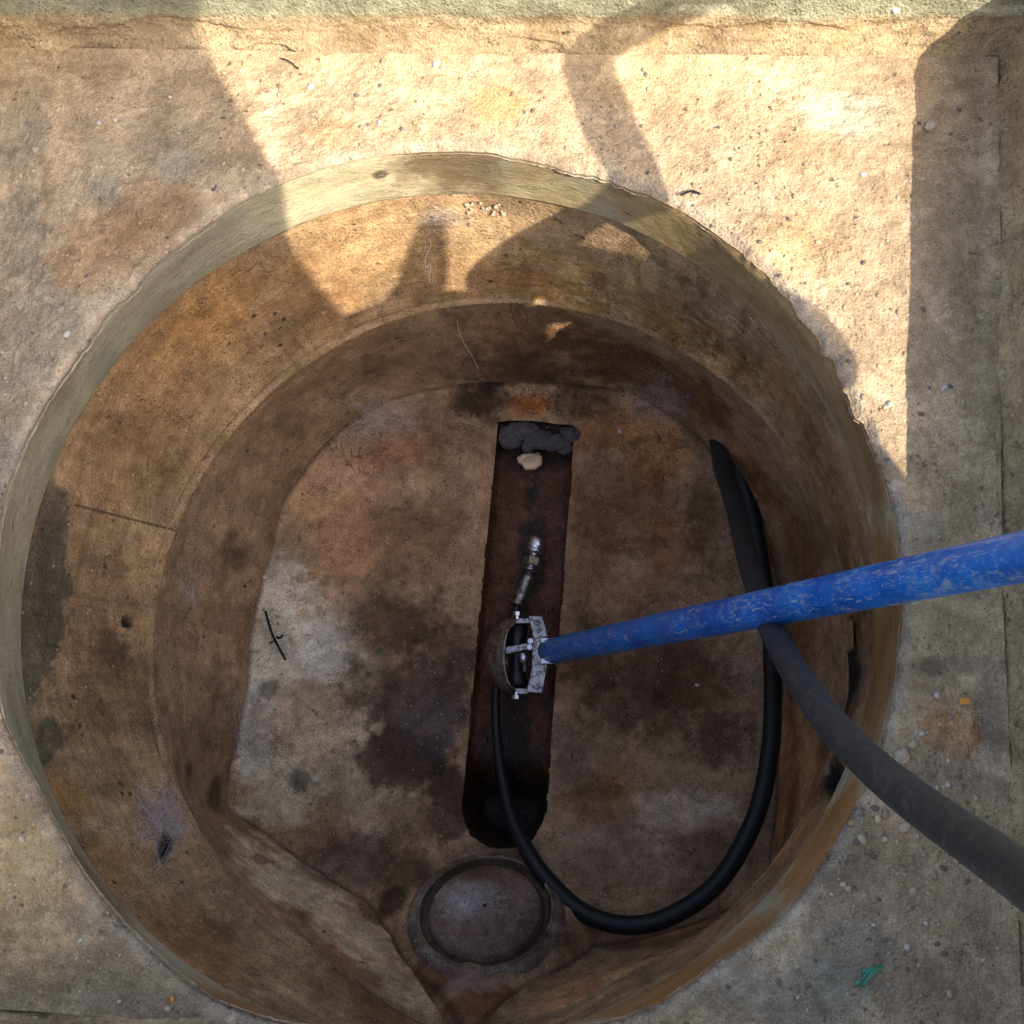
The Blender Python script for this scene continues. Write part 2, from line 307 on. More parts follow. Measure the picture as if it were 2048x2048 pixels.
# gouge at the right (old socket mark)
g = U(1860, 1440, 0); D = np.hypot(P[:, 0]-g[0], P[:, 1]-g[1]); ang = np.arctan2(P[:, 1]-g[1], P[:, 0]-g[0])
P[:, 2] -= .004*np.exp(-((D-.036-.004*vn(P, 60, 2))/.005)**2)*ss(np.cos(ang-.75), -.2, .5)
gs = [(40,250,None,(70,170),(126,124,112),.9,.2),(20,480,None,(75,110),(118,118,108),.9,.2),(60,640,None,(110,150),(122,121,112),.9,.25),(10,820,None,(75,150),(128,126,116),.8,.3),  # far-left grey blobs paint shade into the mortar colour
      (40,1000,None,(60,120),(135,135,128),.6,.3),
      (330,320,None,130,(128,112,92),.6,.5),(420,190,None,120,(160,140,108),.5,.5),(330,430,None,(110,80),(172,134,92),.7,.6),(220,490,None,(100,80),(170,130,90),.7,.6),(480,300,None,70,(165,132,96),.5,.6),
      (150,530,None,60,(160,112,70),.7,.4),(210,380,None,40,(165,160,138),.5,.6),(350,330,None,35,(160,158,138),.5,.6),(80,120,None,120,(176,152,112),.5,.5),
      (690,110,None,(280,40),(182,160,124),.5,.5),(1500,150,None,(260,50),(205,190,155),.75,.4),(1700,230,None,(110,60),(190,190,165),.8,.4),(1000,210,None,(60,50),(205,165,110),.7,.5),(660,260,None,(60,40),(200,162,112),.6,.5),
      (1330,180,None,(140,80),(180,150,108),.6,.5),(1610,300,None,(90,60),(160,132,88),.6,.5),(1500,430,None,(90,70),(150,134,112),.5,.5),(1600,480,None,(110,90),(192,158,108),.6,.5),
      (1850,200,None,(130,160),(146,124,92),.6,.5),(1900,400,None,(110,150),(132,110,82),.6,.5),(1850,300,None,40,(150,128,96),.6,.3),(1860,600,None,(120,200),(145,128,102),.6,.6),(1800,500,None,(60,60),(140,122,98),.5,.5),
      (1950,700,None,(60,300),(128,112,76),.5,.5),(1830,1060,None,(70,45),(160,148,128),.9,.15),(1880,1200,None,(120,130),(172,156,122),.8,.5),(1840,1120,None,60,(118,110,95),.5,.5),
      (1880,1330,None,(90,18),(92,86,82),.85,.5),(1980,1440,None,(22,90),(88,80,78),.85,.4),(1900,1460,None,(60,50),(178,132,84),.85,.4),(1850,1560,None,(110,70),(105,95,86),.8,.5),(1800,1500,None,(40,40),(175,155,118),.8,.2),(1975,1580,None,(35,30),(75,68,62),.7,.4),
      (1930,1650,None,(120,70),(160,140,108),.7,.5),(1700,1750,None,(130,120),(98,88,78),.85,.5),(1800,1680,None,(70,60),(130,105,78),.6,.5),(1700,1900,None,(110,90),(140,132,116),.7,.5),(1600,1990,None,(170,70),(142,136,120),.8,.4),
      (1880,1800,None,(130,120),(135,118,96),.6,.5),(1980,1980,None,(90,100),(112,98,80),.6,.5),(1850,2000,None,(90,60),(118,102,88),.6,.5),(1480,1960,None,(120,50),(112,106,98),.7,.4),
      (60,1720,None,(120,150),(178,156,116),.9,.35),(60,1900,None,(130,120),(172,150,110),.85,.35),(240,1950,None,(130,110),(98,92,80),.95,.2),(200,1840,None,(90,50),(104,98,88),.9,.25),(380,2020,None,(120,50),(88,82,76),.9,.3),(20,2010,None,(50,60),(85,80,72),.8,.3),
      (40,1520,None,(60,90),(168,148,118),.7,.4)]
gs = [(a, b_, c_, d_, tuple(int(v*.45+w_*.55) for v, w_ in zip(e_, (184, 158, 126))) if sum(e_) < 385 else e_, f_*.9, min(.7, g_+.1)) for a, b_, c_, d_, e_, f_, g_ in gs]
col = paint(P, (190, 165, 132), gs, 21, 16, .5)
lipc = (1-ss(dist+.004*vn(P, 80, 5), .004, .013))[:, None]*.45
col = col*(1-lipc)+lin((172, 158, 140))*lipc
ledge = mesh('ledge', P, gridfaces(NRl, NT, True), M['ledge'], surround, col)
# pit walls, four sides
prof = [(-.004, -.004), (.001, .004), (.005, .010), (.0085, .018), (.0105, .028), (.0115, .040), (.0120, .055), (.0122, .075), (.0125, .092)]
prof_d = []
for (a, b), (c, d) in zip(prof[:-1], prof[1:]):
    for k in range(6): prof_d.append((a+(c-a)*k/6, b+(d-b)*k/6))
prof_d.append(prof[-1]); prof_d = np.array(prof_d)
def miter():
    out = []
    n = len(poly)
    for i in range(n):
        p0, p1, p2 = poly[i-1], poly[i], poly[(i+1) % n]
        n1 = np.array([(p1-p0)[1], -(p1-p0)[0]]); n1 /= np.linalg.norm(n1); n2 = np.array([(p2-p1)[1], -(p2-p1)[0]]); n2 /= np.linalg.norm(n2)
        b = n1+n2; out.append(b/(b@n1))
    return np.array(out)
MIT = miter()
def pit_wall(idx, upc=(150, 148, 122)):
    L = []; nrm = []
    for a, b in zip(idx[:-1], idx[1:]):
        p, q = poly[a], poly[b]; l = np.linalg.norm(q-p); k = max(2, int(l/.0025))
        for i in range(k): t_ = i/k; L.append(p+(q-p)*t_); nrm.append(MIT[a]*(1-t_)+MIT[b]*t_)
    L.append(poly[idx[-1]]); nrm.append(MIT[idx[-1]]); L = np.array(L); nrm = np.array(nrm)
    Pw = np.stack([np.c_[L+nrm*o, np.full(len(L), h)] for o, h in prof_d]).reshape(-1, 3)
    h = Pw[:, 2]; lowm = 1-ss(h, .02, .04)
    nn = np.tile(nrm, (len(prof_d), 1))
    dsp = (.0012+.004*lowm)*fbm(Pw*[1, 1, 2.5], 26, 4, 31, .6)+.0035*(ss(fbm(Pw*[1, 1, 3], 13, 3, 37), .05, .12)-.4)*lowm+.0006*vn(Pw, 240, 32)
    dsp *= ss(.092-h, 0, .01)
    Pw[:, :2] += nn*dsp[:, None]
    c = np.tile(lin((166, 144, 110)), (len(Pw), 1)); up = ss(h+.006*fbm(Pw, 20, 3, 34), .026, .038)[:, None]
    c = c*(1-up)+lin(upc)*up
    wh = ss(fbm(Pw*[1, 1, 4], 18, 3, 36), .25, .4)[:, None]*.5*up
    c = c*(1-wh)+lin((205, 198, 170))*wh
    return mesh('side_wall', Pw, gridfaces(len(prof_d), len(L), False)[:, ::-1], M['pit'], surround, np.clip(c*(1+.2*fbm(Pw, 20, 3, 35)[:, None]), .01, .9))
pit_wall([0, 1, 2, 3, 4, 5]); pit_wall([5, 6, 7, 8, 9], (172, 152, 112)); pit_wall([9, 10, 11, 12, 13]); pit_wall([13, 0])
# ground outside
op = poly+MIT*.0115; TG = np.arctan2(*(op-O)[:, ::-1].T)
rings = [np.c_[op, np.full(len(op), .0915)]]
for rad in (.9, 3, 12, 60): rings.append(np.c_[O+np.stack([np.cos(TG), np.sin(TG)], -1)*rad, np.full(len(op), .0915)])
Pg = np.concatenate(rings)
gcol = np.tile(lin((168, 158, 138)), (len(Pg), 1))
tag(mesh('ground', Pg, gridfaces(5, len(op), True), M['pit'], None, gcol, smooth=False), kind='structure')

# ------------------------------------------------------------------ the chamber shaft
chamber = thing('inspection_chamber', 'round brown stained drain chamber with floor channel and plugged inlet, seen from above', 'drain chamber', (0, 0, 0))
def loft(ra, za, rb, zb, n, bulge=None):
    t = np.linspace(0, 1, n)[:, None]
    r = ra+(rb-ra)*t; zz = za+(zb-za)*t
    if bulge is not None: r = r+bulge(t)
    return np.stack([O[0]+UX[:, 0]*r, O[1]+UX[:, 1]*r, zz*np.ones_like(r)], -1).reshape(-1, 3), np.repeat(t, NT, 1).ravel()
# collar
Pc, t = loft(rR+.0005, np.full(NT, -.003), rC, zC, 60)
k_ = np.tile(rE-rR, 60)*(1-ss(t, .0, .16)); Pc[:, 0] += np.tile(UX[:, 0], 60)*k_; Pc[:, 1] += np.tile(UX[:, 1], 60)*k_
lower = ss(t, .93, 1.)
Pc += radial(Pc)*(.0010*fbm(Pc, 14, 3, 41)+.0004*fbm(Pc, 120, 3, 42)+.002*lower)[:, None]
blobs = [(1500,560,None,230,(158,128,84),.9,.5),(1650,720,None,170,(150,120,80),.85,.5),(1740,930,None,150,(138,104,66),.9,.5),(1760,1200,None,200,(150,112,68),.95,.4),(1740,1420,None,150,(152,112,68),.95,.4),(1650,1680,None,160,(160,112,62),.95,.4),
         (1300,420,None,130,(165,138,92),.8,.5),(1100,380,None,120,(176,156,112),.8,.6),(850,350,None,190,(206,190,150),.9,.6),(640,390,None,150,(190,178,142),.9,.6),(950,312,None,(170,16),(110,90,62),.85,.5),(760,350,None,(16,10),(70,56,40),.8,.4),(1050,345,None,(60,14),(150,128,92),.6,.5),
         (60,1450,None,60,(140,136,110),.6,.5),(120,920,None,50,(122,120,98),.5,.5),(200,740,None,50,(118,122,106),.5,.5),(1420,1930,None,170,(156,110,64),.95,.5),(1300,1990,None,160,(160,112,62),.9,.5),(900,2050,None,200,(140,100,62),.9,.5),(500,2030,None,200,(150,108,64),.9,.5),(200,1800,None,150,(130,105,75),.8,.5)]
colc = paint(Pc, (164, 155, 130), blobs, 43, 9, .3)
mesh('collar', Pc, gridfaces(60, NT, True)[:, ::-1], M['collar'], chamber, colc)
# riser wall
rC2 = rC+.0065
Pr, t = loft(rC2, zC+.004, rJ, zJ, 110, lambda t: .004*np.sin(t*math.pi))
rad = radial(Pr); lip = 1-ss(t, .03, .09)
Pr += rad*(.0016*fbm(Pr*[1, 1, 2], 10, 3, 51)+.0006*fbm(Pr*[1, 1, 2], 70, 3, 52, .6)+.006*lip*0)[:, None]
Pr = dents(Pr, [(255,1243,9,12,.01),(225,1255,40,50,.0015)], rad)
Pr = dents(Pr, [(330,1692,13,30,.014),(1680,1350,16,70,.016),(1672,1570,22,44,.014),(1690,1270,26,30,.006)], rad)
rbl = [(330,1692,None,(16,34),(8,7,7),1,.4),(330,700,None,150,(150,108,66),.6,.6),(430,620,None,110,(165,120,70),.6,.6),(250,900,None,120,(128,94,64),.5,.6),(300,1050,None,60,(150,124,100),.4,.7),(200,1200,None,130,(122,92,66),.5,.6),(250,1400,None,150,(112,84,60),.5,.6),(170,1420,None,70,(124,98,64),.5,.6),  # near-black blobs at the dents paint in the shade of the holes
       (640,560,None,120,(158,116,72),.6,.6),(700,470,None,(160,60),(196,158,110),.7,.6),(820,520,None,(80,70),(196,160,112),.7,.6),(1000,560,None,140,(150,112,72),.6,.6),(1150,600,None,140,(172,128,70),.7,.6),(1300,650,None,130,(168,126,72),.75,.6),(1430,700,None,120,(170,130,74),.75,.6),
       (1000,470,None,(120,26),(190,160,118),.6,.6),(1300,540,None,(200,26),(186,158,112),.6,.6),(1550,760,None,100,(150,112,66),.7,.6),(1640,900,None,100,(132,92,58),.7,.6),(1680,1100,None,100,(120,84,56),.7,.6),(1640,1300,None,(50,160),(86,60,42),.8,.5),(1660,1560,None,(60,120),(90,64,44),.7,.5),
       (62,1270,None,(26,230),(92,86,72),.95,.2),(100,1040,None,(16,90),(96,88,74),.9,.3),(75,1500,None,(18,90),(96,88,70),.9,.3),(140,1700,None,(24,60),(90,80,66),.8,.4),(130,1600,None,(34,80),(160,118,66),.7,.4),(220,1730,None,(60,80),(150,110,66),.7,.5),(380,1900,None,(160,110),(140,98,58),.7,.6),(700,1980,None,160,(120,86,58),.6,.6),
       (255,1243,None,16,(8,6,5),1,.4),(230,1290,None,40,(80,62,50),.6,.6),(1683,1350,None,(24,90),(26,24,24),.95,.5),(1672,1570,None,(30,60),(22,18,15),.95,.5),(1570,1650,None,(60,160),(190,135,88),.8,.5)]
colr = paint(Pr, (168, 138, 102), rbl, 53, 11, .5)
pr_px = proj(Pr)[0]
# lime flecks and vertical runs on the upper right
ar = np.exp(-((pr_px[:, 0]-1330)/300)**2-((pr_px[:, 1]-660)/170)**2)
ang = np.arctan2(Pr[:, 1]-O[1], Pr[:, 0]-O[0])
Q = np.c_[ang*.33, Pr[:, 2]*.35, np.zeros(len(Pr))]
fk = ss(fbm(np.c_[ang*.33, Pr[:, 2]*1.9, Q[:, 2]], 95, 5, 54, .8), .06, .16)*ss(fbm(Pr, 16, 3, 55), -.25, .25)*ar*.8
runs = ss(fbm(Q, 70, 4, 56, .6), .02, .2)*ar*.65
colr = colr*(1-fk[:, None])+lin((205, 186, 148))*fk[:, None]
colr = colr*(1-runs[:, None])+lin((112, 72, 34))*runs[:, None]
st = fbm(np.c_[ang*.33*.25, Pr[:, 2]*2.2, Q[:, 2]], 90, 4, 57, .65)
colr *= (1+.25*st[:, None])
dr = fbm(np.c_[ang*.33, Pr[:, 2]*.12, 0*ang], 75, 5, 59, .75); colr *= (1+.42*dr[:, None])
jl = ss(t, .93, .97)*(1-ss(t, .985, 1.))*ss(fbm(Pr, 22, 4, 58, .65), -.1, .25)*.75; colr = colr*(1-jl[:, None])+lin((188, 160, 130))*jl[:, None]
jd = ss(t, .975, 1.)*.1; colr *= (1-jd[:, None])
# a straight hairline crack at the left
a_, b_ = np.array([150, 1010]), np.array([372, 1066]); tt = np.clip(((pr_px-a_)@(b_-a_))/((b_-a_)@(b_-a_)), 0, 1)
dc = np.linalg.norm(pr_px-(a_+tt[:, None]*(b_-a_)), axis=1)
ck = (1-ss(dc, 1., 3.4))*.8*(pr_px[:, 0] < 600); colr = colr*(1-ck[:, None])+lin((42, 30, 22))*ck[:, None]
mesh('riser_wall', Pr, gridfaces(110, NT, True)[:, ::-1], M['riser'], chamber, np.clip(colr, .004, .8))
# base wall
rJ2 = rJ+.004
Pb, t = loft(rJ2, zJ+.012, rF, zF, 110, lambda t: .008*np.sin(t*math.pi)*(1-.9*ss(zF, -.41, -.35)))
rad = radial(Pb)
Pb += rad*((.0028*fbm(Pb*[1, 1, 1.5], 9, 3, 61)+.0008*fbm(Pb, 60, 3, 62, .6))*np.minimum(1, (1-t)*6+.3))[:, None]
bbl = [(420,1200,None,130,(172,140,108),.6,.6),(380,1450,None,120,(165,135,106),.6,.6),(455,1100,None,(30,40),(52,40,36),.6,.6),(480,1120,None,30,(48,38,34),.5,.6),(560,820,None,120,(150,118,90),.6,.6),(700,720,None,120,(140,108,80),.5,.6),(880,700,None,130,(136,104,78),.6,.6),
       (1050,660,None,(140,60),(140,100,60),.6,.6),(1050,740,None,120,(78,52,38),.8,.6),(1250,720,None,110,(96,64,40),.8,.6),(1400,800,None,100,(110,70,42),.8,.6),(1500,950,None,90,(150,104,72),.8,.6),(1600,1100,None,80,(140,100,72),.7,.6),
       (1600,1300,None,(50,120),(150,104,72),.8,.5),(1600,1550,None,(60,160),(195,138,92),.85,.5),(1650,1480,None,(40,60),(120,78,48),.6,.5),
       (560,1760,None,(165,95),(242,218,182),.98,.4),(700,1880,None,(140,100),(236,206,168),.95,.4),(500,1850,None,(120,60),(190,144,98),.8,.6),(620,1950,None,(150,60),(190,140,96),.8,.6),(820,1990,None,80,(225,195,165),.9,.5),(440,1690,None,50,(140,108,82),.6,.6),(600,1830,None,36,(150,108,80),.6,.5),(680,1910,None,50,(180,120,84),.6,.5),(520,1720,None,(50,14),(120,90,66),.6,.5),(500,1740,None,(50,10),(120,90,66),.5,.5),  # palest blobs, here and below: sky light on the flaps painted in
       (1300,1940,None,(200,60),(240,194,138),.95,.5),(1480,1850,None,(90,40),(240,196,142),.95,.5),(1150,1990,None,(100,50),(210,156,106),.85,.6),(1400,1900,None,(120,40),(205,140,86),.6,.6),(1100,1940,None,50,(120,92,72),.6,.5),
       (430,1590,None,(40,40),(60,46,38),.7,.6),(375,1540,None,20,(40,32,28),.7,.5),(640,1735,None,(60,30),(70,54,44),.6,.6)]
colb = paint(Pb, (168, 138, 108), bbl, 63, 12, .5)
ang = np.arctan2(Pb[:, 1]-O[1], Pb[:, 0]-O[0])
colb *= (1+.3*fbm(np.c_[ang*.33, Pb[:, 2]*.35, 0*ang], 90, 4, 64, .65)[:, None])
mesh('base_wall', Pb, gridfaces(110, NT, True)[:, ::-1], M['riser'], chamber, np.clip(colb, .004, .8))

# benching and channel: one grid in the channel's direction
ZC = -.445
cA = U(1072, 855, ZC)[:2]; cB = U(1008, 1608, ZC)[:2]        # ends of the channel's centre line
ax = (cB-cA)/np.linalg.norm(cB-cA); nx_ = np.array([-ax[1], ax[0]]); Lc = np.linalg.norm(cB-cA); wR = .0462
st_ = .0014
us = np.arange(-.24, Lc+.26, st_); vs_ = np.arange(-.40, .40, st_)
vs_ = vs_-vs_[np.argmin(abs(vs_-wR))]+wR
vs_[np.argmin(abs(vs_+wR))] = -wR
Ug, Vg = np.meshgrid(us, vs_, indexing='ij')
XY = cA+Ug[..., None]*ax+Vg[..., None]*nx_
Pf = np.c_[XY.reshape(-1, 2), np.zeros(Ug.size)]
u = Ug.ravel(); v = Vg.ravel()
# signed distance into the stadium: open at u<0 (pipe mouth), round at u=Lc
def sdf(u, v):
    uu = np.maximum(u-Lc, 0)
    return wR-np.hypot(uu, v)
sd = sdf(u, v)
# snap grid points near the rounded end onto the edge
m_ = (u > Lc-.003) & (abs(sd) < st_*.5)
rr_ = np.hypot(np.maximum(u-Lc, 0), v); k_ = np.where(m_, wR/np.maximum(rr_, 1e-6), 1)
u = np.where(m_ & (u > Lc), Lc+(u-Lc)*k_, u); v = np.where(m_, v*k_, v)
Pf[:, :2] = cA+u[:, None]*ax+v[:, None]*nx_; sd = sdf(u, v)
sd = sd+(.0016*fbm(Pf, 30, 4, 70, .7)+.0006*vn(Pf, 150, 69))*(abs(sd) < .012)
inside = (sd > st_*.25) & (u > -.002)
d = Pf[:, :2]-O; th = np.arctan2(d[:, 1], d[:, 0]); rr = np.hypot(d[:, 0], d[:, 1])
rFt = np.interp(th, np.r_[TH, math.pi], np.r_[rF, rF[0]]); zFt = np.interp(th, np.r_[TH, math.pi], np.r_[zF, zF[0]])
dF = rFt-rr
# height: control points (inverse distance), benching falls gently to the channel
ctrl = []
for px, py, zz in fl[::1]: ctrl.append((*U(px, py, zz)[:2], zz))
for k in np.linspace(0, 1, 9):
    for sgn in (-1, 1):
        q = cA+ax*Lc*k+nx_*sgn*wR; ctrl.append((*q, ZC))
ctrl.append((*U(1008, 1700, ZC)[:2], ZC+.003))
for px, py, zz in [(930,1990,-.26),(600,1300,-.43),(750,1000,-.433),(720,1600,-.43),(1350,1100,-.433),(1350,1500,-.432),(1300,1750,-.428),(1050,800,-.425),(640,1650,-.428),(700,1780,-.42)]:
    ctrl.append((*U(px, py, zz)[:2], zz))
pl0 = U(972, 1830, -.372); pa, pb_ = U(976, 1722, -.415), U(966, 1938, -.325)
ctr = (pa+pb_)/2
yv = Vector(pb_-pa).normalized(); xv = Vector((1, 0.03, 0)); xv = (xv-yv*xv.dot(yv)).normalized(); zv = yv.cross(xv) if yv.cross(xv).z > 0 else xv.cross(yv)
for k in range(16):
    a_ = k*math.pi/8
    for r_ in (.5, 1., 1.25):
        q = Vector(ctr)+xv*(.067*r_*math.cos(a_))+yv*(np.linalg.norm(pb_-pa)/2*r_*math.sin(a_)); ctrl.append((q.x, q.y, q.z-(.011 if r_ < 1.1 else .001)))
ctrl.append((*ctr[:2], ctr[2]-.012))
ctrl = np.array(ctrl)
n_c = len(ctrl); Kd = np.hypot(ctrl[:, None, 0]-ctrl[None, :, 0], ctrl[:, None, 1]-ctrl[None, :, 1])
A_ = np.zeros((n_c+3, n_c+3)); A_[:n_c, :n_c] = Kd-np.eye(n_c)*.004; A_[:n_c, n_c] = 1; A_[:n_c, n_c+1:] = ctrl[:, :2]; A_[n_c, :n_c] = 1; A_[n_c+1:, :n_c] = ctrl[:, :2].T
w_c = np.linalg.solve(A_, np.r_[ctrl[:, 2], 0, 0, 0]); zb = w_c[n_c]+w_c[n_c+1]*Pf[:, 0]+w_c[n_c+2]*Pf[:, 1]
for (x_, y_, zz), q in zip(ctrl, w_c): zb = zb+q*np.hypot(Pf[:, 0]-x_, Pf[:, 1]-y_)
zb += (.0035*fbm(Pf, 9, 3, 71)+.0018*fbm(Pf, 32, 3, 72, .6)+.0007*np.abs(fbm(Pf, 120, 3, 73)))*ss(-sd, 0, .012)
zb += .010*np.exp(-(((Pf[:, :2]-U(1070, 810, -.43)[:2])/[.05, .022])**2).sum(1))+.004*vn(Pf, 60, 3)*np.exp(-(((Pf[:, :2]-U(1060, 815, -.43)[:2])/[.10, .03])**2).sum(1))
zb += .004*np.exp(-(((Pf[:, :2]-U(1300, 860, -.43)[:2])/[.06, .03])**2).sum(1))
zb -= .0028*np.exp(-(sd/.004)**2)*ss(fbm(Pf, 26, 3, 68), -.3, .3)
rc = wR-.0015
depth = .014+np.sqrt(np.maximum(rc**2-(np.maximum(rc-np.maximum(sd, 0), 0))**2, 0))*.82
depth += .085*ss(u, Lc-.055, Lc+.01)*ss(sd, .0, .012)          # falls into the outlet at the near end
depth += .02*ss(-u, -.012, .01)*ss(sd, 0, .01)
wall_ = ss(sd, 0., st_*1.8)
Pf[:, 2] = zb-np.where(inside, depth*wall_, 0)
Pf[:, 2] += np.where(inside, .0012*fbm(Pf, 50, 4, 74, .6)+.0008*fbm(Pf, 160, 3, 75), 0)
fbl = [(590,1400,-.43,(185,240),(222,208,184),.97,.22),(760,1620,-.43,(110,60),(200,176,148),.8,.4),(560,1200,-.43,(60,110),(205,196,182),.85,.5),(520,1420,-.43,(70,130),(215,208,188),.95,.3),(640,1290,-.43,(60,80),(212,206,192),.9,.3),(620,1450,-.43,(110,90),(196,168,140),.8,.4),(560,1600,-.43,(90,60),(210,196,164),.85,.4),(720,1560,-.43,(90,70),(168,150,124),.8,.4),
       (700,1100,-.43,(60,150),(190,148,112),.7,.6),(730,950,-.43,(110,80),(190,150,118),.7,.6),(640,980,-.43,(80,120),(190,158,126),.7,.5),(800,900,-.43,(120,60),(150,100,70),.5,.6),(850,1080,-.43,(110,100),(125,86,58),.5,.6),(680,1060,-.43,(50,90),(192,146,108),.6,.6),
       (620,1000,-.43,(60,80),(170,135,100),.6,.6),(700,860,-.43,(70,40),(172,156,140),.5,.6),(900,850,-.43,(90,60),(92,66,52),.5,.6),
       (790,1240,-.43,(120,80),(70,50,40),.75,.6),(850,1400,-.43,(110,130),(84,68,60),.85,.35),(800,1520,-.43,(90,60),(80,62,50),.85,.25),(880,1300,-.43,(70,80),(80,64,56),.7,.5),(900,1600,-.43,(60,80),(70,54,44),.85,.3),(740,1370,-.43,(50,60),(96,70,52),.6,.4),
       (870,1440,-.43,(60,70),(88,84,96),.4,.6),(700,1720,-.43,(110,60),(96,82,76),.7,.5),(640,1680,-.43,(70,50),(120,92,74),.6,.5),(820,1640,-.43,(90,50),(120,92,76),.6,.5),(600,1560,-.43,30,(50,42,38),.7,.5),(540,1380,-.43,20,(48,42,40),.6,.5),
       (1230,860,-.43,(110,50),(170,112,58),.6,.6),(1320,900,-.43,(70,90),(200,140,80),.8,.5),(1260,1180,-.43,(110,60),(150,108,78),.6,.6),(1250,1000,-.43,(120,120),(120,74,42),.6,.6),(1340,1080,-.43,(70,80),(150,92,48),.6,.5),(1200,1100,-.43,(70,100),(128,82,54),.6,.6),(1400,1050,-.43,(40,100),(70,50,38),.6,.6),
       (1330,1330,-.43,(130,120),(88,62,46),.8,.5),(1250,1400,-.43,(110,90),(84,62,48),.75,.5),(1400,1390,-.43,(60,60),(150,112,80),.4,.3),(1440,1480,-.43,(80,60),(56,42,34),.7,.5),(1180,1300,-.43,(70,100),(80,56,42),.7,.6),(1140,1520,-.43,(40,60),(96,84,84),.6,.6),
       (1350,1620,-.43,(130,40),(215,190,165),.85,.5),(1250,1700,-.43,(130,60),(190,160,136),.8,.5),(1200,1600,-.43,(70,60),(120,84,56),.6,.5),(1420,1700,-.43,(70,50),(120,90,66),.6,.5),(1180,1720,-.43,(60,60),(140,116,104),.6,.5),(1240,1560,-.43,(40,70),(150,100,60),.5,.5),
       (1060,812,-.43,(50,24),(170,104,44),.9,.5),(960,800,-.43,(70,40),(60,42,32),.8,.5),(1150,800,-.43,(60,40),(90,64,44),.7,.5),(1010,760,-.43,(80,30),(50,34,26),.8,.5),
       (860,1960,None,(80,60),(110,72,44),.7,.5),(940,1960,None,(60,30),(165,142,140),.7,.5),(1110,1870,None,(60,60),(120,88,64),.7,.5),(850,1830,None,(34,70),(140,112,88),.6,.5),(1000,1700,-.43,(90,30),(110,92,78),.7,.5),(810,1740,None,(60,50),(80,56,42),.7,.5),(780,1800,None,(40,30),(34,30,26),.8,.5),(960,2010,None,(90,40),(132,84,50),.8,.5)]
colf = paint(Pf, (176, 144, 114), fbl, 76, 13, .5)
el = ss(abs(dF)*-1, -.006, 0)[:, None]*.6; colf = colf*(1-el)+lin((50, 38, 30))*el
side = ss(v, -.06, -.05)*0
colch = np.tile(lin((104, 68, 48)), (len(Pf), 1)); mud = ss(fbm(Pf, 34, 4, 78, .6)+.9*(1-abs(v)/.03), .35, .8)[:, None]
colch = colch*(1-mud)+lin((58, 46, 40))*mud
colch *= (1-.6*ss(u, Lc-.09, Lc)[:, None])*(1-.7*(1-ss(u+.01*vn(Pf, 60, 8), .02, .05)))[:, None]  # far end darkened to paint the hole's shade; near end darker too
n0, m0 = Ug.shape; FA = gridfaces(n0, m0, False)
keep = (dF > -.013) | (inside)
inF = inside[FA].sum(1) >= 1
ok = keep[FA].all(1) & ((u[FA].max(1) > -.003) | True)
def sub(FA_, mat, name, colr_):
    ids = np.unique(FA_); mp = np.full(len(Pf), -1); mp[ids] = np.arange(len(ids))
    return mesh(name, Pf[ids], mp[FA_], mat, chamber, colr_[ids])
sub(FA[ok & ~inF], M['bench'], 'benching', colf)
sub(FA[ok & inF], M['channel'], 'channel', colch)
# pipe mouth roof at the far end: a low dark arch over the channel
na, nl = 24, 14; A = []
for i in range(nl):
    uu_ = -.045+i*.004; 
    for j in range(na+1):
        a_ = math.pi*j/na; q = cA+ax*uu_+nx_*math.cos(a_)*(wR+.001); A.append((q[0], q[1], ZC-.012+math.sin(a_)*.012))
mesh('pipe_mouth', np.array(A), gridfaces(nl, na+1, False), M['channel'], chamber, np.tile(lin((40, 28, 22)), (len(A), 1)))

def floor_z(px, py):        # height of the benching under a pixel (iterating on the grid)
    zz = -.43
    for _ in range(4):
        q = U(px, py, zz)[:2]; i = np.argmin((Pf[:, 0]-q[0])**2+(Pf[:, 1]-q[1])**2); zz = Pf[i, 2]
    return zz

# inlet plug: a domed disc in a grooved ring on the rising face

ry = np.linalg.norm(pb_-pa)/2*1.04; rx = 137*proj(ctr)[1]/F0
pc = [(1.16, -.006), (1.10, -.002), (1.02, .0), (.99, .0025), (.965, .0015), (.95, -.005), (.92, -.0075), (.86, -.0065), (.83, -.002), (.80, .0015), (.74, .003), (.6, .0046), (.4, .0058), (.2, .0064), (.0, .0066)]
Pq = []; cq = []
for k in range(len(pc)-1):
    for q in range(7):
        f = q/7; r_ = pc[k][0]*(1-f)+pc[k+1][0]*f; h_ = pc[k][1]*(1-f)+pc[k+1][1]*f
        for j in range(220):
            a_ = 2*math.pi*j/220
            w_ = Vector(ctr)+xv*(rx*r_*math.cos(a_))+yv*(ry*r_*math.sin(a_))+zv*(h_+.003)
            Pq.append(w_); cq.append(r_)
Pq = np.array(Pq); cq = np.array(cq)
Pq += np.array(zv)*(.0012*fbm(Pq, 40, 4, 81)+.0009*fbm(Pq, 160, 3, 82)+.0012*(fbm(Pq, 22, 3, 85)))[:, None]
colq = paint(Pq, (128, 108, 96), [(940,1800,None,(60,50),(178,172,170),.8,.6),(1000,1850,None,(80,50),(140,118,106),.6,.6),(1060,1880,None,(40,60),(90,72,60),.6,.5),(960,1740,None,(90,25),(120,92,62),.6,.5),(850,1850,None,(12,60),(150,132,110),.5,.5)], 83, 20, .5)
gr = (ss(cq, .82, .86)*(1-ss(cq, .94, .98)))[:, None]*.85; colq = colq*(1-gr*.85)+lin((66, 57, 50))*gr*.85
ow = ss(cq, .955, .98)[:, None]*ss(fbm(Pq, 60, 3, 84), -.1, .2)[:, None]*.6; colq = colq*(1-ow)+lin((165, 155, 138))*ow
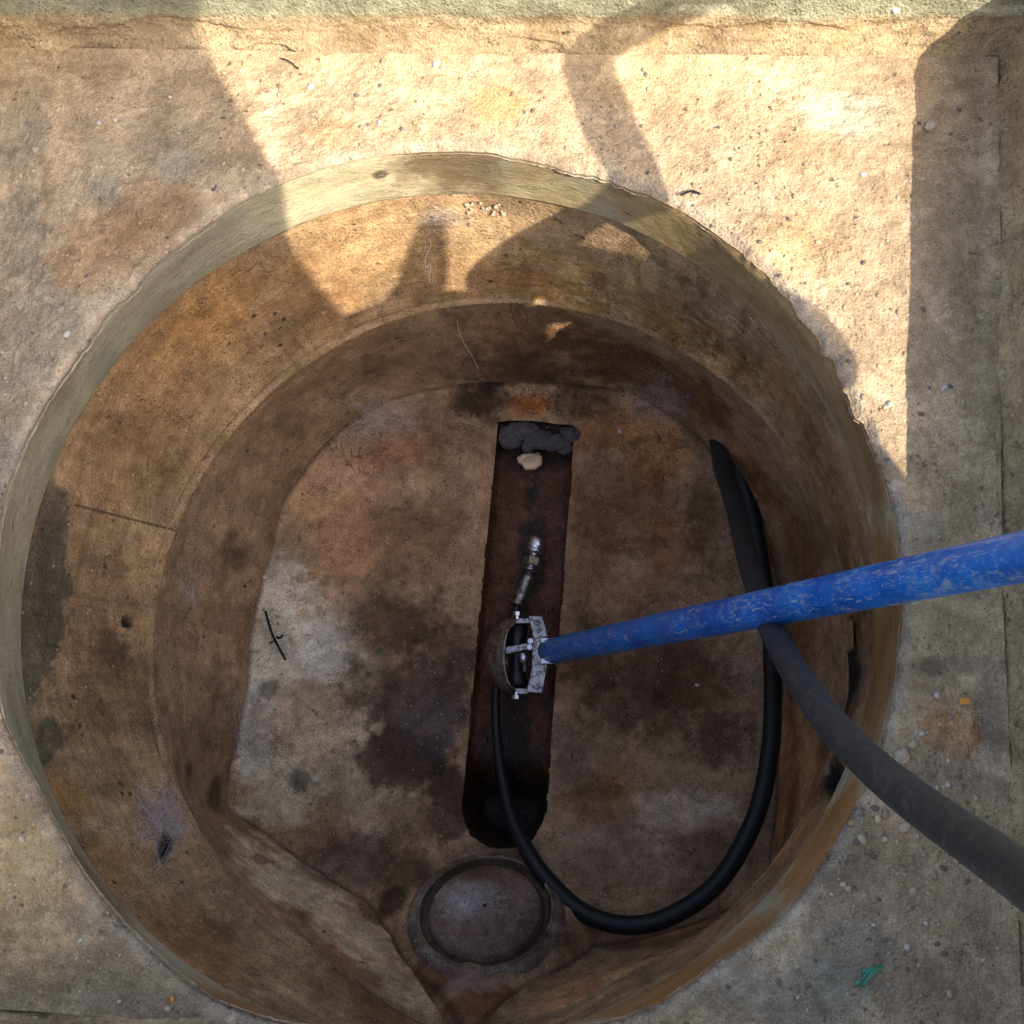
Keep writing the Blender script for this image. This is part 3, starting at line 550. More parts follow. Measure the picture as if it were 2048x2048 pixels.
mesh('inlet_plug', Pq, gridfaces(len(Pq)//220, 220, True), M['bench'], chamber, colq)

# ------------------------------------------------------------------ tubes
def catmull(pts, n=14):
    p = [np.array(q, float) for q in pts]; p = [2*p[0]-p[1]]+p+[2*p[-1]-p[-2]]; out = []
    for i in range(1, len(p)-2):
        for k in range(n):
            t = k/n; out.append(.5*((2*p[i])+(-p[i-1]+p[i+1])*t+(2*p[i-1]-5*p[i]+4*p[i+1]-p[i+2])*t*t+(-p[i-1]+3*p[i]-3*p[i+1]+p[i+2])*t**3))
    out.append(p[-2]); return np.array(out)
def tube(pts, rad, seg=20, cap=True, wob=0.):
    P_ = np.array([q[:3] for q in pts], float); n = len(P_); rad = np.broadcast_to(np.asarray(rad, float), (n,))
    T = np.gradient(P_, axis=0); T /= np.linalg.norm(T, axis=1)[:, None]+1e-12
    nrm = np.cross(T[0], [0.3, .2, 1]); nrm /= np.linalg.norm(nrm); Vv = []; a = np.linspace(0, 2*math.pi, seg, endpoint=False)
    for i in range(n):
        nrm = nrm-T[i]*(nrm@T[i]); nrm /= np.linalg.norm(nrm); b = np.cross(T[i], nrm)
        Vv.append(P_[i]+rad[i]*(np.cos(a)[:, None]*nrm+np.sin(a)[:, None]*b))
    Vv = np.concatenate(Vv); Fc = [list(map(int, f)) for f in gridfaces(n, seg, True)]
    if cap: Fc.append(list(range(seg))[::-1]); Fc.append([(n-1)*seg+i for i in range(seg)])
    return Vv, Fc
def join(parts):
    V_, F_ = [], []; k = 0
    for v_, f_ in parts:
        V_.append(np.asarray(v_)); F_ += [[i+k for i in f] for f in f_]; k += len(v_)
    return np.concatenate(V_), F_
def lathe(p0, dirn, prof_, seg=28):
    """profile (distance along the axis, radius)"""
    d_ = Vector(dirn).normalized(); a = d_.orthogonal().normalized(); b = d_.cross(a); Vv = []
    for h, r_ in prof_:
        for j in range(seg):
            t = 2*math.pi*j/seg; Vv.append(Vector(p0)+d_*h+(a*math.cos(t)+b*math.sin(t))*r_)
    F_ = [list(map(int, f)) for f in gridfaces(len(prof_), seg, True)]
    F_.append(list(range(seg))[::-1]); F_.append([(len(prof_)-1)*seg+i for i in range(seg)])
    return np.array(Vv), F_

# jetting hose: thick hose that comes in over the ledge, then the loop, then a thin leader with its nozzle in the channel
hose = thing('jetting_hose', 'black rubber hose crossing the right ledge and looping over the chamber floor', 'hose', U(1540, 1330, -.40))
H1 = [(2300,1930,.42),(2048,1752,.315),(1880,1640,.235),(1745,1530,.165),(1650,1430,.095),(1578,1325,.005),(1530,1225,-.10),(1494,1110,-.21),(1466,1000,-.31),(1443,925,-.375),(1434,880,-.41),(1420,840,-.44),(1400,810,-.475)]
p1 = catmull([U(*q) for q in H1])
p1 = p1+np.stack([.0012*fbm(p1, 14, 2, 5), .0012*fbm(p1, 14, 2, 6), .0*p1[:, 0]], -1)
v_, f_ = tube(p1, .0097+.0002*np.sin(p1[:, :1].ravel()*90)+.0*p1[:, 0], 28)
local(hose, mesh('hose_body', v_, f_, M['rubber']))
zz = lambda x, y, o: (x, y, floor_z(x, y)+o)
H2 = [(1436,880,-.405),(1462,915,-.40),(1496,1000,-.405),(1520,1120,-.405),(1537,1240,-.40),(1544,1340,-.385),(1545,1430,-.365),(1533,1550,-.35),(1500,1660,-.345),(1435,1765,-.35),(1350,1828,-.355),(1262,1850,-.365),(1170,1826,-.38),(1100,1766,-.395),(1050,1695,-.41),(1020,1630,-.425),(1002,1550,-.44),(993,1470,-.452),(991,1400,-.455),(1000,1330,-.457),(1016,1260,-.46),(1030,1222,-.462),(1037,1203,-.463)]
p2 = catmull([U(*q) for q in H2]); p2 = p2+np.stack([.0014*fbm(p2, 16, 2, 7), .0014*fbm(p2, 16, 2, 8), .0*p2[:, 0]], -1); tl = np.linspace(0, 1, len(p2))
rd = .0092+(.0050-.0092)*ss(tl, .56, .80)
v_, f_ = tube(p2, rd, 24)
local(hose, mesh('hose_leader', v_, f_, M['rubber_dark']))
q0, q1 = Vector(U(1034, 1212, -.462)), Vector(U(1058, 1148, -.465)); dv = (q1-q0).normalized(); l_ = (q1-q0).length
pf = [(0, .0066), (0, .0084), (.004, .0088)]
for i in range(14): pf += [(.006+i*.0022, .0086 if i % 2 else .0080)]
pf += [(l_, .0084), (l_+.001, .006)]
local(hose, mesh('ferrule', *lathe(q0, dv, pf, 18), M['steel']))
q2 = Vector(U(1076, 1075, -.468)); dn = (q2-q1).normalized(); ln = (q2-q1).length
nz = mesh('nozzle', *lathe(q1, dn, [(0, .005), (.004, .005), (.0042, .0075), (.006, .0078), (.008, .005), (.0095, .005), (.010, .0095), (.021, .0095), (.022, .0065), (.0245, .0065), (.0255, .0105), (.0285, .0118), (.0295, .0112), (.0305, .0112), (.0315, .0121), (ln-.004, .0125), (ln-.0015, .0115), (ln, .009)], 30), M['bright_steel'])
local(hose, nz)
nut = lathe(q1+dn*.0098, dn, [(0, .0098), (.0012, .0112), (.0095, .0112), (.0107, .0098)], 6); nu = mesh('nut', *nut, M['brass'], smooth=False); nu.parent = nz
nu.location = -Vector(hose.location)*0

# blue pole tool with its hose guide
hz = -.405
pt0 = Vector(U(1098, 1303, hz)); pt1 = Vector(U(2048, 1112, .146)); pdv = (pt1-pt0).normalized()
tool = thing('drain_pole_tool', 'scuffed blue pole with a steel hose guide at its end, reaching into the channel', 'pole tool', pt0)
# hollow-looking pole with a slight bow and end cap
pp_ = np.array([pt0+pdv*(t_*1.75)+Vector((0, 0, -.002*math.sin(t_*3))) for t_ in np.linspace(0, .69, 50)])
v_, f_ = tube(pp_, .0142, 36)
pole = local(tool, mesh('pole', v_, f_, M['blue']))
def bar(poly_, z0, z1, tilt=None):
    """extruded outline given in px at height hz"""
    n = len(poly_); Vv = []
    for z_ in (z0, z1):
        for (x, y) in poly_:
            w_ = Vector(U(x, y, hz)); Vv.append((w_.x+(tilt or 0)*(z_-hz), w_.y, z_))
    F_ = [list(range(n))[::-1], [n+i for i in range(n)]]+[[i, (i+1) % n, n+(i+1) % n, n+i] for i in range(n)]
    return np.array(Vv), F_
def bevel(o, wd=.0008, seg=2):
    m = o.modifiers.new('bevel', 'BEVEL'); m.width = wd; m.segments = seg; m.limit_method = 'ANGLE'; return o
# curved left strap: a bent flat bar, wider than tall, leaning out
n = 40; Vv = []
for k in range(n+1):
    a_ = math.pi/2+math.pi*k/n; ca, sa = math.cos(a_), math.sin(a_)
    top_i = Vector(U(1030+22*ca, 1312-64*sa, hz+.012)); bot_o = Vector(U(1034+66*ca, 1312-78*sa, hz-.016))
    th_ = (Vector(U(1020, 1312, hz))-bot_o); th_.z = 0; th_ = th_.normalized()*.002
    Vv += [top_i, top_i*.0+bot_o+Vector((0, 0, .002))+(top_i-bot_o)*.45+Vector((ca, sa, 0))*.004, bot_o, top_i+th_-Vector((0, 0, .003))]
F_ = []
for k in range(n):
    for j in range(4): F_.append([k*4+j, k*4+(j+1) % 4, (k+1)*4+(j+1) % 4, (k+1)*4+j])
F_ += [[3, 2, 1, 0], [n*4, n*4+1, n*4+2, n*4+3]]
local(tool, bevel(mesh('curved_strap', np.array(Vv), F_, M['steel'])))
# right plate: folded flat bar with the chamfered ends
v1 = bar([(1058, 1234), (1086, 1236), (1097, 1276), (1068, 1280)], hz-.022, hz+.012)
v2 = bar([(1066, 1333), (1096, 1330), (1086, 1388), (1054, 1386)], hz-.022, hz+.012)
v3 = bar([(1066, 1278), (1092, 1276), (1092, 1332), (1064, 1334)], hz-.020, hz+.008)
local(tool, bevel(mesh('guide_plate', *join([v1, v2, v3]), M['steel'], smooth=False)))
# crossbars joining strap and plate
local(tool, bevel(mesh('crossbar', *bar([(1000, 1304), (1008, 1296), (1062, 1286), (1066, 1298), (1010, 1310), (1004, 1318)], hz-.008, hz+.006), M['steel'], smooth=False)))
local(tool, bevel(mesh('end_tab', *bar([(1020, 1234), (1060, 1236), (1060, 1246), (1020, 1246)], hz-.02, hz-.002), M['steel'], smooth=False)))
local(tool, bevel(mesh('end_tab', *bar([(1020, 1376), (1058, 1376), (1058, 1388), (1020, 1388)], hz-.02, hz-.002), M['steel'], smooth=False)))
for y0, y1 in ((1278, 1288), (1319, 1330)):
    local(tool, bevel(mesh('socket_cheek', *bar([(1082, y0), (1112, y0+1), (1112, y1), (1082, y1)], hz-.014, hz+.013), M['bright_steel'], smooth=False)))
def bolt(x, y, z_, d_, name='bolt', r_=.004, l_=.008, mat='bright_steel'):
    q = Vector(U(x, y, z_)); v_, f_ = lathe(q, d_, [(0, r_*.55), (l_*.5, r_*.55), (l_*.5, r_), (l_, r_), (l_+.0006, r_*.8)], 6)
    local(tool, mesh(name, v_, f_, M[mat], smooth=False))
bolt(1034, 1238, hz+.002, (0, 1, .1)); bolt(1032, 1384, hz+.002, (0, -1, .1)); bolt(1062, 1284, hz+.008, (0, 0, 1)); bolt(1060, 1296, hz+.006, (0, 0, 1))
# roller and pin inside the guide
q = Vector(U(1046, 1306, hz+.004)); v_, f_ = lathe(q, (.12, -1, 0), [(0, .0045), (.0005, .0052), (.0105, .0052), (.011, .003), (.020, .003), (.0205, .0022)], 18)
local(tool, mesh('pin', v_, f_, M['bright_steel']))
q = Vector(U(1034, 1250, hz-.014)); v_, f_ = lathe(q, (0, -1, 0), [(0, .008), (.003, .013), (.02, .0085), (.035, .0075), (.052, .0085), (.066, .013), (.069, .008)], 26)
local(tool, mesh('roller', v_, f_, M['dark_steel']))
q = Vector(U(1011, 1318, hz+.006)); v_, f_ = lathe(q, (-.05, -1, 0), [(0, .002), (.001, .0032), (.012, .0032), (.013, .002), (.014, .002), (.0145, .003), (.019, .003), (.0195, .002)], 14)
local(tool, mesh('spring_pin', v_, f_, M['bright_steel']))

# ------------------------------------------------------------------ rag clump, painted reflection, water film
def lump(ctr, sx, sy, sz, seed, n=36, amp=.35, f=1.6):
    i = np.arange(n*n*2); u_ = np.repeat(np.linspace(0, 1, n), n*2); w_ = np.tile(np.linspace(0, 2*math.pi, n*2, endpoint=False), n)
    ph = u_*math.pi; D_ = np.c_[np.sin(ph)*np.cos(w_), np.sin(ph)*np.sin(w_), np.cos(ph)]
    r_ = 1+amp*fbm(D_+seed*3.7, f, 5, seed, .6)
    return np.array(ctr)+D_*r_[:, None]*[sx, sy, sz], [list(map(int, f_)) for f_ in gridfaces(n, n*2, True)]
zr = ZC+.004
rg = join([lump(U(1040, 865, zr), .026, .013, .012, 3), lump(U(1020, 878, zr), .014, .012, .010, 4), lump(U(1078, 880, zr), .019, .012, .011, 5), lump(U(1112, 884, zr), .017, .011, .010, 6), lump(U(1128, 893, zr-.004), .010, .009, .010, 7), lump(U(1056, 892, zr-.003), .008, .009, .009, 8), lump(U(1140, 868, zr+.002), .012, .009, .008, 9)])
tag(mesh('rag_clump', *rg, M['rag']), 'matted dark grey clump of wipes hanging over the far end of the channel', 'rag clump')
sh = [(1034,915),(1046,908),(1066,906),(1078,903),(1084,915),(1083,928),(1070,936),(1050,938),(1044,928),(1036,924)]  # tan piece standing in for a reflection of the sunlit collar
n = len(sh); zt = ZC-.028; Vv = []
for zo, k in ((-.006, 1.), (0, 1.), (.001, .86)):
    c_ = np.mean([U(x, y, zt) for x, y in sh], 0)
    for i, (x, y) in enumerate(sh): q = c_+(U(x, y, zt)-c_)*k; q[2] = zt+zo+.004*math.sin(i*1.7)*.5; Vv.append(q)
F_ = [[i, (i+1) % n, n+(i+1) % n, n+i] for i in range(n)]+[[n+i, n+(i+1) % n, 2*n+(i+1) % n, 2*n+i] for i in range(n)]+[[2*n+i for i in range(n)], list(range(n))[::-1]]
tag(mesh('channel_reflection', np.array(Vv), F_, M['reflection_piece'], smooth=False), 'pale tan piece standing in for a reflection in the channel just below the grey clump', 'reflection_piece')
# ------------------------------------------------------------------ debris on the ledge and in the chamber
LPX, _d = proj(P)
def ledge_pt(px, py):
    i = np.argmin((LPX[:, 0]-px)**2+(LPX[:, 1]-py)**2); return P[i].copy()
def pebble(name, ctr, r_, seed, mat, flat_=.6, amp=.5):
    v_, f_ = lump((0, 0, 0), r_, r_*(.7+.3*((seed*37) % 10)/10), r_*flat_, seed, 12, amp, 1.3)
    o = mesh(name, v_, f_, mat); o.location = ctr; o.rotation_euler.z = seed*1.3; return o
# gravel grains embedded in the mortar: uncountable, one object
gp = []; k = 0
cand = RNG.uniform([-.46, -.17], [.31, .58], (9000, 2))
dc_ = cand-O; tc_ = np.arctan2(dc_[:, 1], dc_[:, 0]); rc_ = np.hypot(dc_[:, 0], dc_[:, 1])
rin = np.interp(tc_, TH, rE); rout = np.interp(tc_, TH, rP); den_ = fbm(np.c_[cand, np.zeros(len(cand))], 14, 3, 91)
sel = (rc_ > rin+.004) & (rc_ < rout-.006) & (RNG.uniform(-.35, .5, len(cand)) < den_+.5*np.exp(-((cand-U(1720, 1680, 0)[:2])**2).sum(1)/.0018)+.4*np.exp(-((cand-U(1500, 480, 0)[:2])**2).sum(1)/.004))
base_v, base_f = lump((0, 0, 0), 1, 1, 1, 5, 5, .5, 1.2)
js = np.minimum((((tc_+math.pi)/(2*math.pi))*NT).astype(int), NT-1)
ir = np.clip(((rc_-rE[js])/(np.maximum(rP[js], rE[js]+.006)-rE[js])), 0, 1)**(1/.9)*(NRl-1)
zg = P.reshape(NRl, NT, 3)[ir.astype(int), js, 2]
GV = []; GF = []; GC = []; k = 0
for (x_, y_), z_ in zip(cand[sel], zg[sel]):
    r_ = .0006+.0017*random.random()**4
    if math.hypot(x_-U(1740,1640,0)[0], y_-U(1740,1640,0)[1]) < .06: r_ = r_*1.6+.0006*random.random()
    a_ = random.random()*6.28; ca, sa = math.cos(a_), math.sin(a_)
    b_ = base_v*[r_*1.2, r_*.85, r_*.6]; b_ = np.c_[b_[:, 0]*ca-b_[:, 1]*sa, b_[:, 0]*sa+b_[:, 1]*ca, b_[:, 2]]
    GV.append(b_+[x_, y_, z_+r_*.15]); GF.append(np.array(base_f)+k); k += len(b_)
    c_ = random.choice([(190,170,135),(150,130,105),(180,162,132),(120,104,88),(165,132,96),(150,136,115),(105,95,85)]); GC.append(np.tile(lin(c_), (len(b_), 1)))
m, n_, b = newmat('gravel_grains'); at = nd(n_, 'ShaderNodeAttribute', attribute_name='stain'); n_.links.new(at.outputs['Color'], b.inputs['Base Color']); b.inputs['Roughness'].default_value = .9
tag(mesh('gravel', np.concatenate(GV), np.concatenate(GF), m, None, np.concatenate(GC)), 'small gravel grains strewn over the mortar ledge', 'gravel', kind='stuff')

stones = [  # px, py, r_px, material, label
 (1800,1512,21,'stone','pale tan flat stone at the rim just above the black hose'),
 (1825,1490,12,'stone','small rounded stone touching the pale flat stone by the hose'),
 (1844,1466,7,'white','bright white round grain left of the rusty hollow in the right ledge'),
 (1874,1390,8,'white','angular whitish chip lying in the dark scratch on the right ledge'),
 (1895,1570,6,'white','white grain below the rusty hollow in the right ledge'),
 (1862,253,17,'stone','oval tan pebble in the shaded upper right of the ledge'),
 (1975,465,9,'stone','small orange tan pebble near the right pit wall'),
 (1888,776,9,'white','white angular chip in the middle of the right shaded ledge'),
 (1790,20,11,'white','white fleck high on the top pit wall at the right'),
 (1727,350,9,'white','white pebble on the sunlit ledge left of the straight shadow edge'),
 (1779,810,10,'white','pale pebble standing at the foot of the straight shadow edge'),
 (872,129,8,'white','white chip in sunlight just under the top pit wall'),
 (620,175,9,'white','bluish white chip in sunlight on the left of the top ledge'),
 (760,245,8,'white','curved white flake on the sunlit top ledge above the rim'),
 (197,246,6,'white','elongated white chip in shade on the upper left ledge'),
 (233,240,6,'white','small white chip right of the elongated one on the upper left ledge'),
 (340,195,5,'white','tiny white chip near the soft shadow edge on the upper left ledge'),
 (135,668,11,'white','bluish white flake on the lip of the left rim'),
 (72,300,10,'stone','oval pale pebble at the edge of the grey patch on the left ledge'),
 (240,2004,6,'white','round white bead on the grey lower left ledge'),
 (343,1998,7,'orange','small orange pebble on the lower left ledge near the rim'),
 (205,1877,6,'stone','yellowish grain in the grey lower left ledge'),
 (162,1882,7,'white','pale oval grain left of the yellowish one on the lower left ledge'),
 (43,1678,8,'white','pale round pebble on the tan part of the left ledge'),
 (1826,1783,11,'stone','cream pebble in the middle of the lower right ledge'),
 (1811,1895,8,'white','white oblong grain above and right of the green scrap'),
 (1778,1969,8,'stone','cream round grain below and right of the green scrap'),
 (1900,1988,10,'stone','pale grey round stone near the bottom right corner of the ledge'),
 (1746,1848,6,'white','white speck on the lower right ledge between rim and green scrap'),
 (1770,1678,9,'stone','grey round pebble on the lower right ledge below the hose'),
 (1853,1845,6,'white','small white speck right of the middle of the lower right ledge'),
 (1698,1777,8,'stone','pale pebble in the dark gravel beside the lower right rim'),
 (1320,820,0,'','')]
for i, (x_, y_, rp, mt, lb) in enumerate(stones):
    if not lb: continue
    if y_ < 100:
        q = U(x_, y_, .04)
    else: q = ledge_pt(x_, y_)
    r_ = rp*proj(q)[1]/F0*.78
    o = pebble('pebble', q+[0, 0, r_*.2], r_, i+3, M[mt], .6, .6)
    tag(o, lb, 'pebble', 'loose pebbles and chips on the ledge')
fst = [(1240,862,6,'pale bead on the orange silt at the far right of the benching'),(530,1154,5,'white bead at the left edge of the benching, higher one'),(517,1155,4,'tiny white bead on the base wall beside the left edge of the benching'),(1394,1370,5,'white speck in the dark stain on the right benching'),(520,1300,4,'tiny white bead low on the left base wall')]
for i, (x_, y_, rp, lb) in enumerate(fst):
    zq = floor_z(x_, y_); q = U(x_, y_, zq+.001); r_ = rp*proj(q)[1]/F0
    tag(pebble('grit_bead', q, r_, i+50, M['white'], .8, .3), lb, 'grit bead', 'pale beads on the chamber floor')
# yellow chip and green scrap
q = ledge_pt(1928, 1401)
v_, f_ = bar([(0, 0)]*4, 0, 1) if False else (np.array([(x_, y_, z_) for z_ in (0, .0018) for x_, y_ in ((-.0035, -.002), (.0035, -.0022), (.0036, .0018), (-.003, .0022))]), [[3, 2, 1, 0], [4, 5, 6, 7], [0, 1, 5, 4], [1, 2, 6, 5], [2, 3, 7, 6], [3, 0, 4, 7]])
o = mesh('orange_chip', v_, f_, M['orange'], smooth=False); o.location = q+[0, 0, .001]; bevel(o, .0004)
tag(o, 'small bright orange chip in the dark curved scratch on the right ledge', 'chip')
gpx = [(1722,1927),(1735,1922),(1749,1911),(1766,1895 + 30-30),(1768,1940-8),(1757,1940),(1745,1945),(1735,1958),(1729,1975),(1719,1970),(1708,1966),(1712,1957),(1722,1952),(1724,1940)]
gpx = [(1709,1962),(1722,1958),(1725,1945),(1721,1938),(1735,1938),(1745,1934),(1755,1927),(1767,1928),(1766,1936),(1757,1943),(1746,1948),(1738,1955),(1732,1966),(1727,1976),(1720,1974),(1718,1966),(1711,1969)]
zg_ = ledge_pt(1738, 1950)[2]+.002
n = len(gpx); G0 = np.array([U(x_, y_, zg_) for x_, y_ in gpx]); G0[:, 2] += .0012*np.sin(np.arange(n)*1.3)
G1 = G0+[0, 0, .0014]; o = mesh('green_scrap', np.r_[G0, G1], [list(range(n))[::-1], [n+i for i in range(n)]]+[[i, (i+1) % n, n+(i+1) % n, n+i] for i in range(n)], M['green'], smooth=False)
tag(o, 'crumpled green plastic scrap lying on the lower right ledge', 'plastic scrap')

def strands(name, lines, r_, mat, seg=4):
    return mesh(name, *join([tube(catmull(l, 6), r_*random.uniform(.7, 1.2), seg, False) for l in lines]), M[mat])
PRJ = {}
for nm, PP in (('r', Pr), ('b', Pb), ('f', Pf), ('c', Pc)): PRJ[nm] = (proj(PP)[0], PP)
def on(px, py, srf='rbf', lift=.002):
    """point of the chamber surface seen at this pixel, lifted a little towards the viewer"""
    best = None
    for s_ in srf:
        q, PP = PRJ[s_]; i = np.argmin((q[:, 0]-px)**2+(q[:, 1]-py)**2); dd_ = math.hypot(*(q[i]-[px, py]))
        if best is None or dd_ < best[0]-1.5: best = (dd_, PP[i])
    p_ = best[1]; t_ = np.array([0, 0, HC])-p_; return p_+t_/np.linalg.norm(t_)*lift
def web(name, cx, cy, spread, n, label, srf='rbf', squash=1., mat='web', r_=.00007, bias=(0, 0), tang=.35):
    """a sagging sheet of threads slung between a few anchor points, with a denser middle"""
    L_ = []; anc = []
    for i in range(9):
        a_ = i*.7+random.random()*.5; l = spread*random.uniform(.55, 1.15); anc.append((cx+bias[0]+math.cos(a_)*l, cy+bias[1]+math.sin(a_)*l*squash))
    hubs = [(cx+random.gauss(0, spread*.2), cy+random.gauss(0, spread*.25*squash)) for _ in range(4)]
    for i in range(n*4):
        p = random.choice(anc); q = random.choice(hubs if random.random() < .55 else anc)
        p = (p[0]+random.gauss(0, spread*.1), p[1]+random.gauss(0, spread*.1*squash)); q = (q[0]+random.gauss(0, spread*.12), q[1]+random.gauss(0, spread*.12*squash))
        t0 = random.uniform(0, .5); t1 = random.uniform(t0+.2, 1); pts = []; sag = random.gauss(0, spread*.07)
        for k in range(5):
            t_ = t0+(t1-t0)*k/4.; b_ = sag*math.sin(t_*math.pi)
            pts.append(on(p[0]+(q[0]-p[0])*t_+b_, p[1]+(q[1]-p[1])*t_+b_*.6, srf, .003+.010*math.sin(t_*math.pi)*random.uniform(.6, 1)))
        L_.append(pts)
    return tag(strands(name, L_, r_, mat, 3), label, 'cobweb', 'cobwebs in the chamber')
web('cobweb', 765, 835, 85, 75, 'bluish white cobweb spread over the far left corner of the benching', 'bf', .7)
web('cobweb', 1325, 822, 80, 60, 'pale wispy cobweb over the orange silt at the far right of the benching', 'bf', .9, bias=(-10, -10))
web('cobweb', 330, 1640, 75, 90, 'funnel shaped cobweb round a dark hole low on the left wall', 'rb', 1.5, bias=(0, -10))
web('cobweb', 388, 1160, 34, 22, 'narrow white cobweb streak on the left wall joint', 'rb', 2.0)
web('cobweb', 500, 1440, 60, 30, 'thin cobweb across the lower left edge of the benching', 'bf', 1.6)
web('cobweb', 1490, 1350, 55, 18, 'sparse cobweb threads on the right benching beside the hose', 'f', .7)
web('cobweb', 890, 435, 62, 40, 'sunlit white cobweb tuft under the collar at the top of the shaft', 'r', .5, 'webc')
# curled sunlit threads
def curl(name, pts, label, srf='r', r_=.0004, mat='webc', lift=.005, cat='thread'):
    return tag(strands(name, [[on(x_, y_, srf, lift) for x_, y_ in pts]], r_, mat, 6), label, cat)
curl('root_thread', [(858,476),(862,492),(856,506),(850,522),(853,534),(861,526),(862,540),(858,552),(860,562)], 'curled pale root thread hanging in the narrow shadow stripe of the sunlit wall', r_=.0003)
curl('root_thread', [(915,640),(917,660),(927,684),(944,712),(957,738)], 'long thin root thread trailing down the far wall towards the channel', 'rb', .0003, lift=.004)
curl('root_thread', [(1030,590),(1022,615),(1028,640),(1040,658),(1052,650),(1056,635),(1048,618),(1032,605)], 'thin dark looped root below the hairline crack of the far wall', 'rb', .0005, 'root')
# dry leaf bits under the collar
def chip(px, py, r_, seed):
    a_ = np.linspace(0, 6.283, 7, endpoint=False); rr_ = r_*(1+.5*np.array([math.sin(seed*3+i*2.3) for i in range(7)])); q = on(px, py, 'r', .004)
    top = np.c_[rr_*np.cos(a_), rr_*np.sin(a_)*.4, rr_*np.sin(a_)+.0008]; return np.r_[top, top-[0, .0006, .0008]]+q, [list(range(7)), list(range(13, 6, -1))]+[[i, 7+i, 7+(i+1) % 7, (i+1) % 7] for i in range(7)]
tag(mesh('dry_leaf_bits', *join([chip(925+random.random()*85, 405+random.random()*24, .0008+.0016*random.random(), i) for i in range(14)]), M['stone'], smooth=False), 'dry crumbled leaf bits caught in a web under the sunlit collar', 'leaf bits')
# moss like root tufts at the far end of the channel and along the left edge of the benching
def fuzz(name, cx, cy, sx, sy, n, label, len_=9, mat='root', r_=.0002):
    L_ = []
    for i in range(n):
        x_, y_ = random.gauss(cx, sx), random.gauss(cy, sy); a_ = random.random()*6.28; pts = []
        for k in range(4):
            pts.append(on(x_, y_, 'bf', .001+.004*random.random())); a_ += random.gauss(0, .7); x_ += math.cos(a_)*len_*.5; y_ += math.sin(a_)*len_*.5
        L_.append(pts)
    return tag(strands(name, L_, r_, mat), label, 'root tuft', kind='stuff')
fuzz('root_tuft', 960, 800, 35, 30, 150, 'dark tangle of fine roots left of the grey clump')
fuzz('root_tuft', 1120, 790, 60, 25, 170, 'brown tangle of fine roots right above the grey clump')
fuzz('root_tuft', 680, 900, 50, 50, 110, 'scattered dark rootlets on the far left of the benching')
fuzz('root_tuft', 1330, 880, 50, 40, 90, 'dark rootlets on the orange silt at the far right of the benching')
tag(strands('black_twig', [[on(x_, y_, 'f', .003) for x_, y_ in ((532,1222),(543,1262),(556,1290),(572,1320))], [on(x_, y_, 'f', .004) for x_, y_ in ((556,1290),(548,1283),(538,1286))], [on(x_, y_, 'f', .004) for x_, y_ in ((552,1272),(560,1276),(566,1270))]], .0012, 'twig', 6), 'thin black twig lying on the pale stain at the left of the benching', 'twig')
# a twig on the sunlit top ledge
q = [ledge_pt(x_, y_)+[0, 0, .004] for x_, y_ in ((1398,392),(1386,388),(1374,390),(1360,396))]
tag(strands('dark_twig', [q], .0008, 'twig', 6), 'short dark twig lying across the upper right rim in sunlight', 'twig')
q = [ledge_pt(x_, y_)+[0, 0, .003] for x_, y_ in ((565,120),(580,128),(592,138),(600,142))]
tag(strands('dark_twig', [q], .0005, 'twig', 6), 'thin dark twig at the foot of the top pit wall', 'twig')

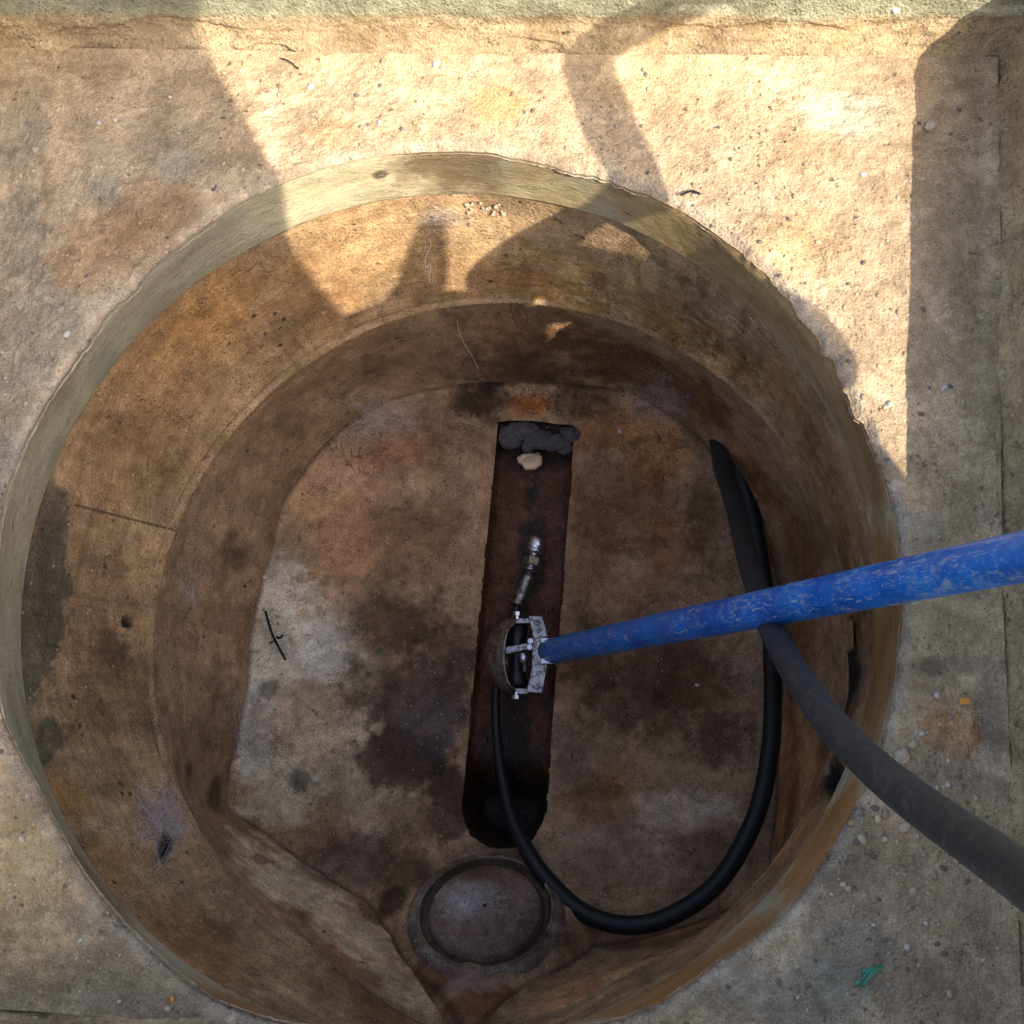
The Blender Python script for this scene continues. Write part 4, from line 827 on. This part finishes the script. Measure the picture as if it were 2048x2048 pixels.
# ------------------------------------------------------------------ the crouching person at the sunny side of the pit, out of the picture, whose shadow falls across it, and unseen figures added for more shade
def Mp(px, py, h):      # point at height h whose shadow falls at ledge pixel px, py
    q = U(px, py, 0); return (q[0]+h*.75, q[1]-h*.70, h)
SK = [  # joint, parent, radius in ledge px, fitted to the shadow outline
 (Mp(1050,1540,.62), -1, 565), (Mp(360,1060,.86), 0, 560), (Mp(-75,385,1.08), 1, 660), (Mp(-190,-40,1.3), 2, 600), (Mp(-500,-400,1.5), 3, 330),
 (Mp(1450,860,.52), 0, 370), (Mp(1760,1650,.32), 5, 400), (Mp(2500,2100,.12), 6, 280),
 (Mp(1500,1900,.52), 0, 560), (Mp(2100,2500,.3), 8, 380), (Mp(2600,2900,.12), 9, 280), (Mp(1165,700,.75), 0, 86), (Mp(1015,455,.75), 11, 34), (Mp(1330,830,.54), 0, 260)]
SK2_CASTER = [(Mp(300,1800,.95), -1, 640), (Mp(-150,1350,1.2), 0, 600), (Mp(-500,1000,1.45), 1, 260), (Mp(-750,780,1.6), 2, 330), (Mp(1000,2500,.55), 0, 480), (Mp(1700,3200,.12), 4, 330)]  # second figure, added to shade the lower left ledge
def skin_person(joints, name, parent=None, mat='cloth'):
    me = bpy.data.meshes.new(name); me.from_pydata([j[0] for j in joints], [(j[1], i) for i, j in enumerate(joints) if j[1] >= 0], [])
    o = bpy.data.objects.new(name, me); C.objects.link(o); me.materials.append(M[mat])
    o.modifiers.new('skin', 'SKIN'); s_ = o.modifiers.new('sub', 'SUBSURF'); s_.levels = s_.render_levels = 2
    for i, j in enumerate(joints):
        r_ = j[2]/2850.; me.skin_vertices[0].data[i].radius = (r_, r_); me.skin_vertices[0].data[i].use_root = (i == 0)
    if parent: o.parent = parent
    return o
ARM_CASTER = [(Mp(2300,-700,.95), -1, 120), (Mp(1600,-170,.70), 0, 60), (Mp(1310,-5,.62), 1, 52), (Mp(1185,85,.60), 2, 48), (Mp(1165,120,.60), 3, 54), (Mp(1225,290,.5), 4, 50), (Mp(1330,440,.42), 5, 44), (Mp(1290,640,.42), 6, 85), (Mp(1450,590,.44), 7, 92), (Mp(1600,655,.44), 8, 98), (Mp(1655,805,.42), 9, 92)]  # arm at the pole; last joints added only to block sun
tag(skin_person(SK, 'person'), 'person in dark clothes crouching at the sunny edge of the pit', 'person')
tag(skin_person(SK2_CASTER, 'person'), 'unseen person added behind the crouching one to widen the shade', 'person')
tag(skin_person(ARM_CASTER, 'person'), 'unseen arm reaching over the top of the pit, extended to block the sun', 'person')
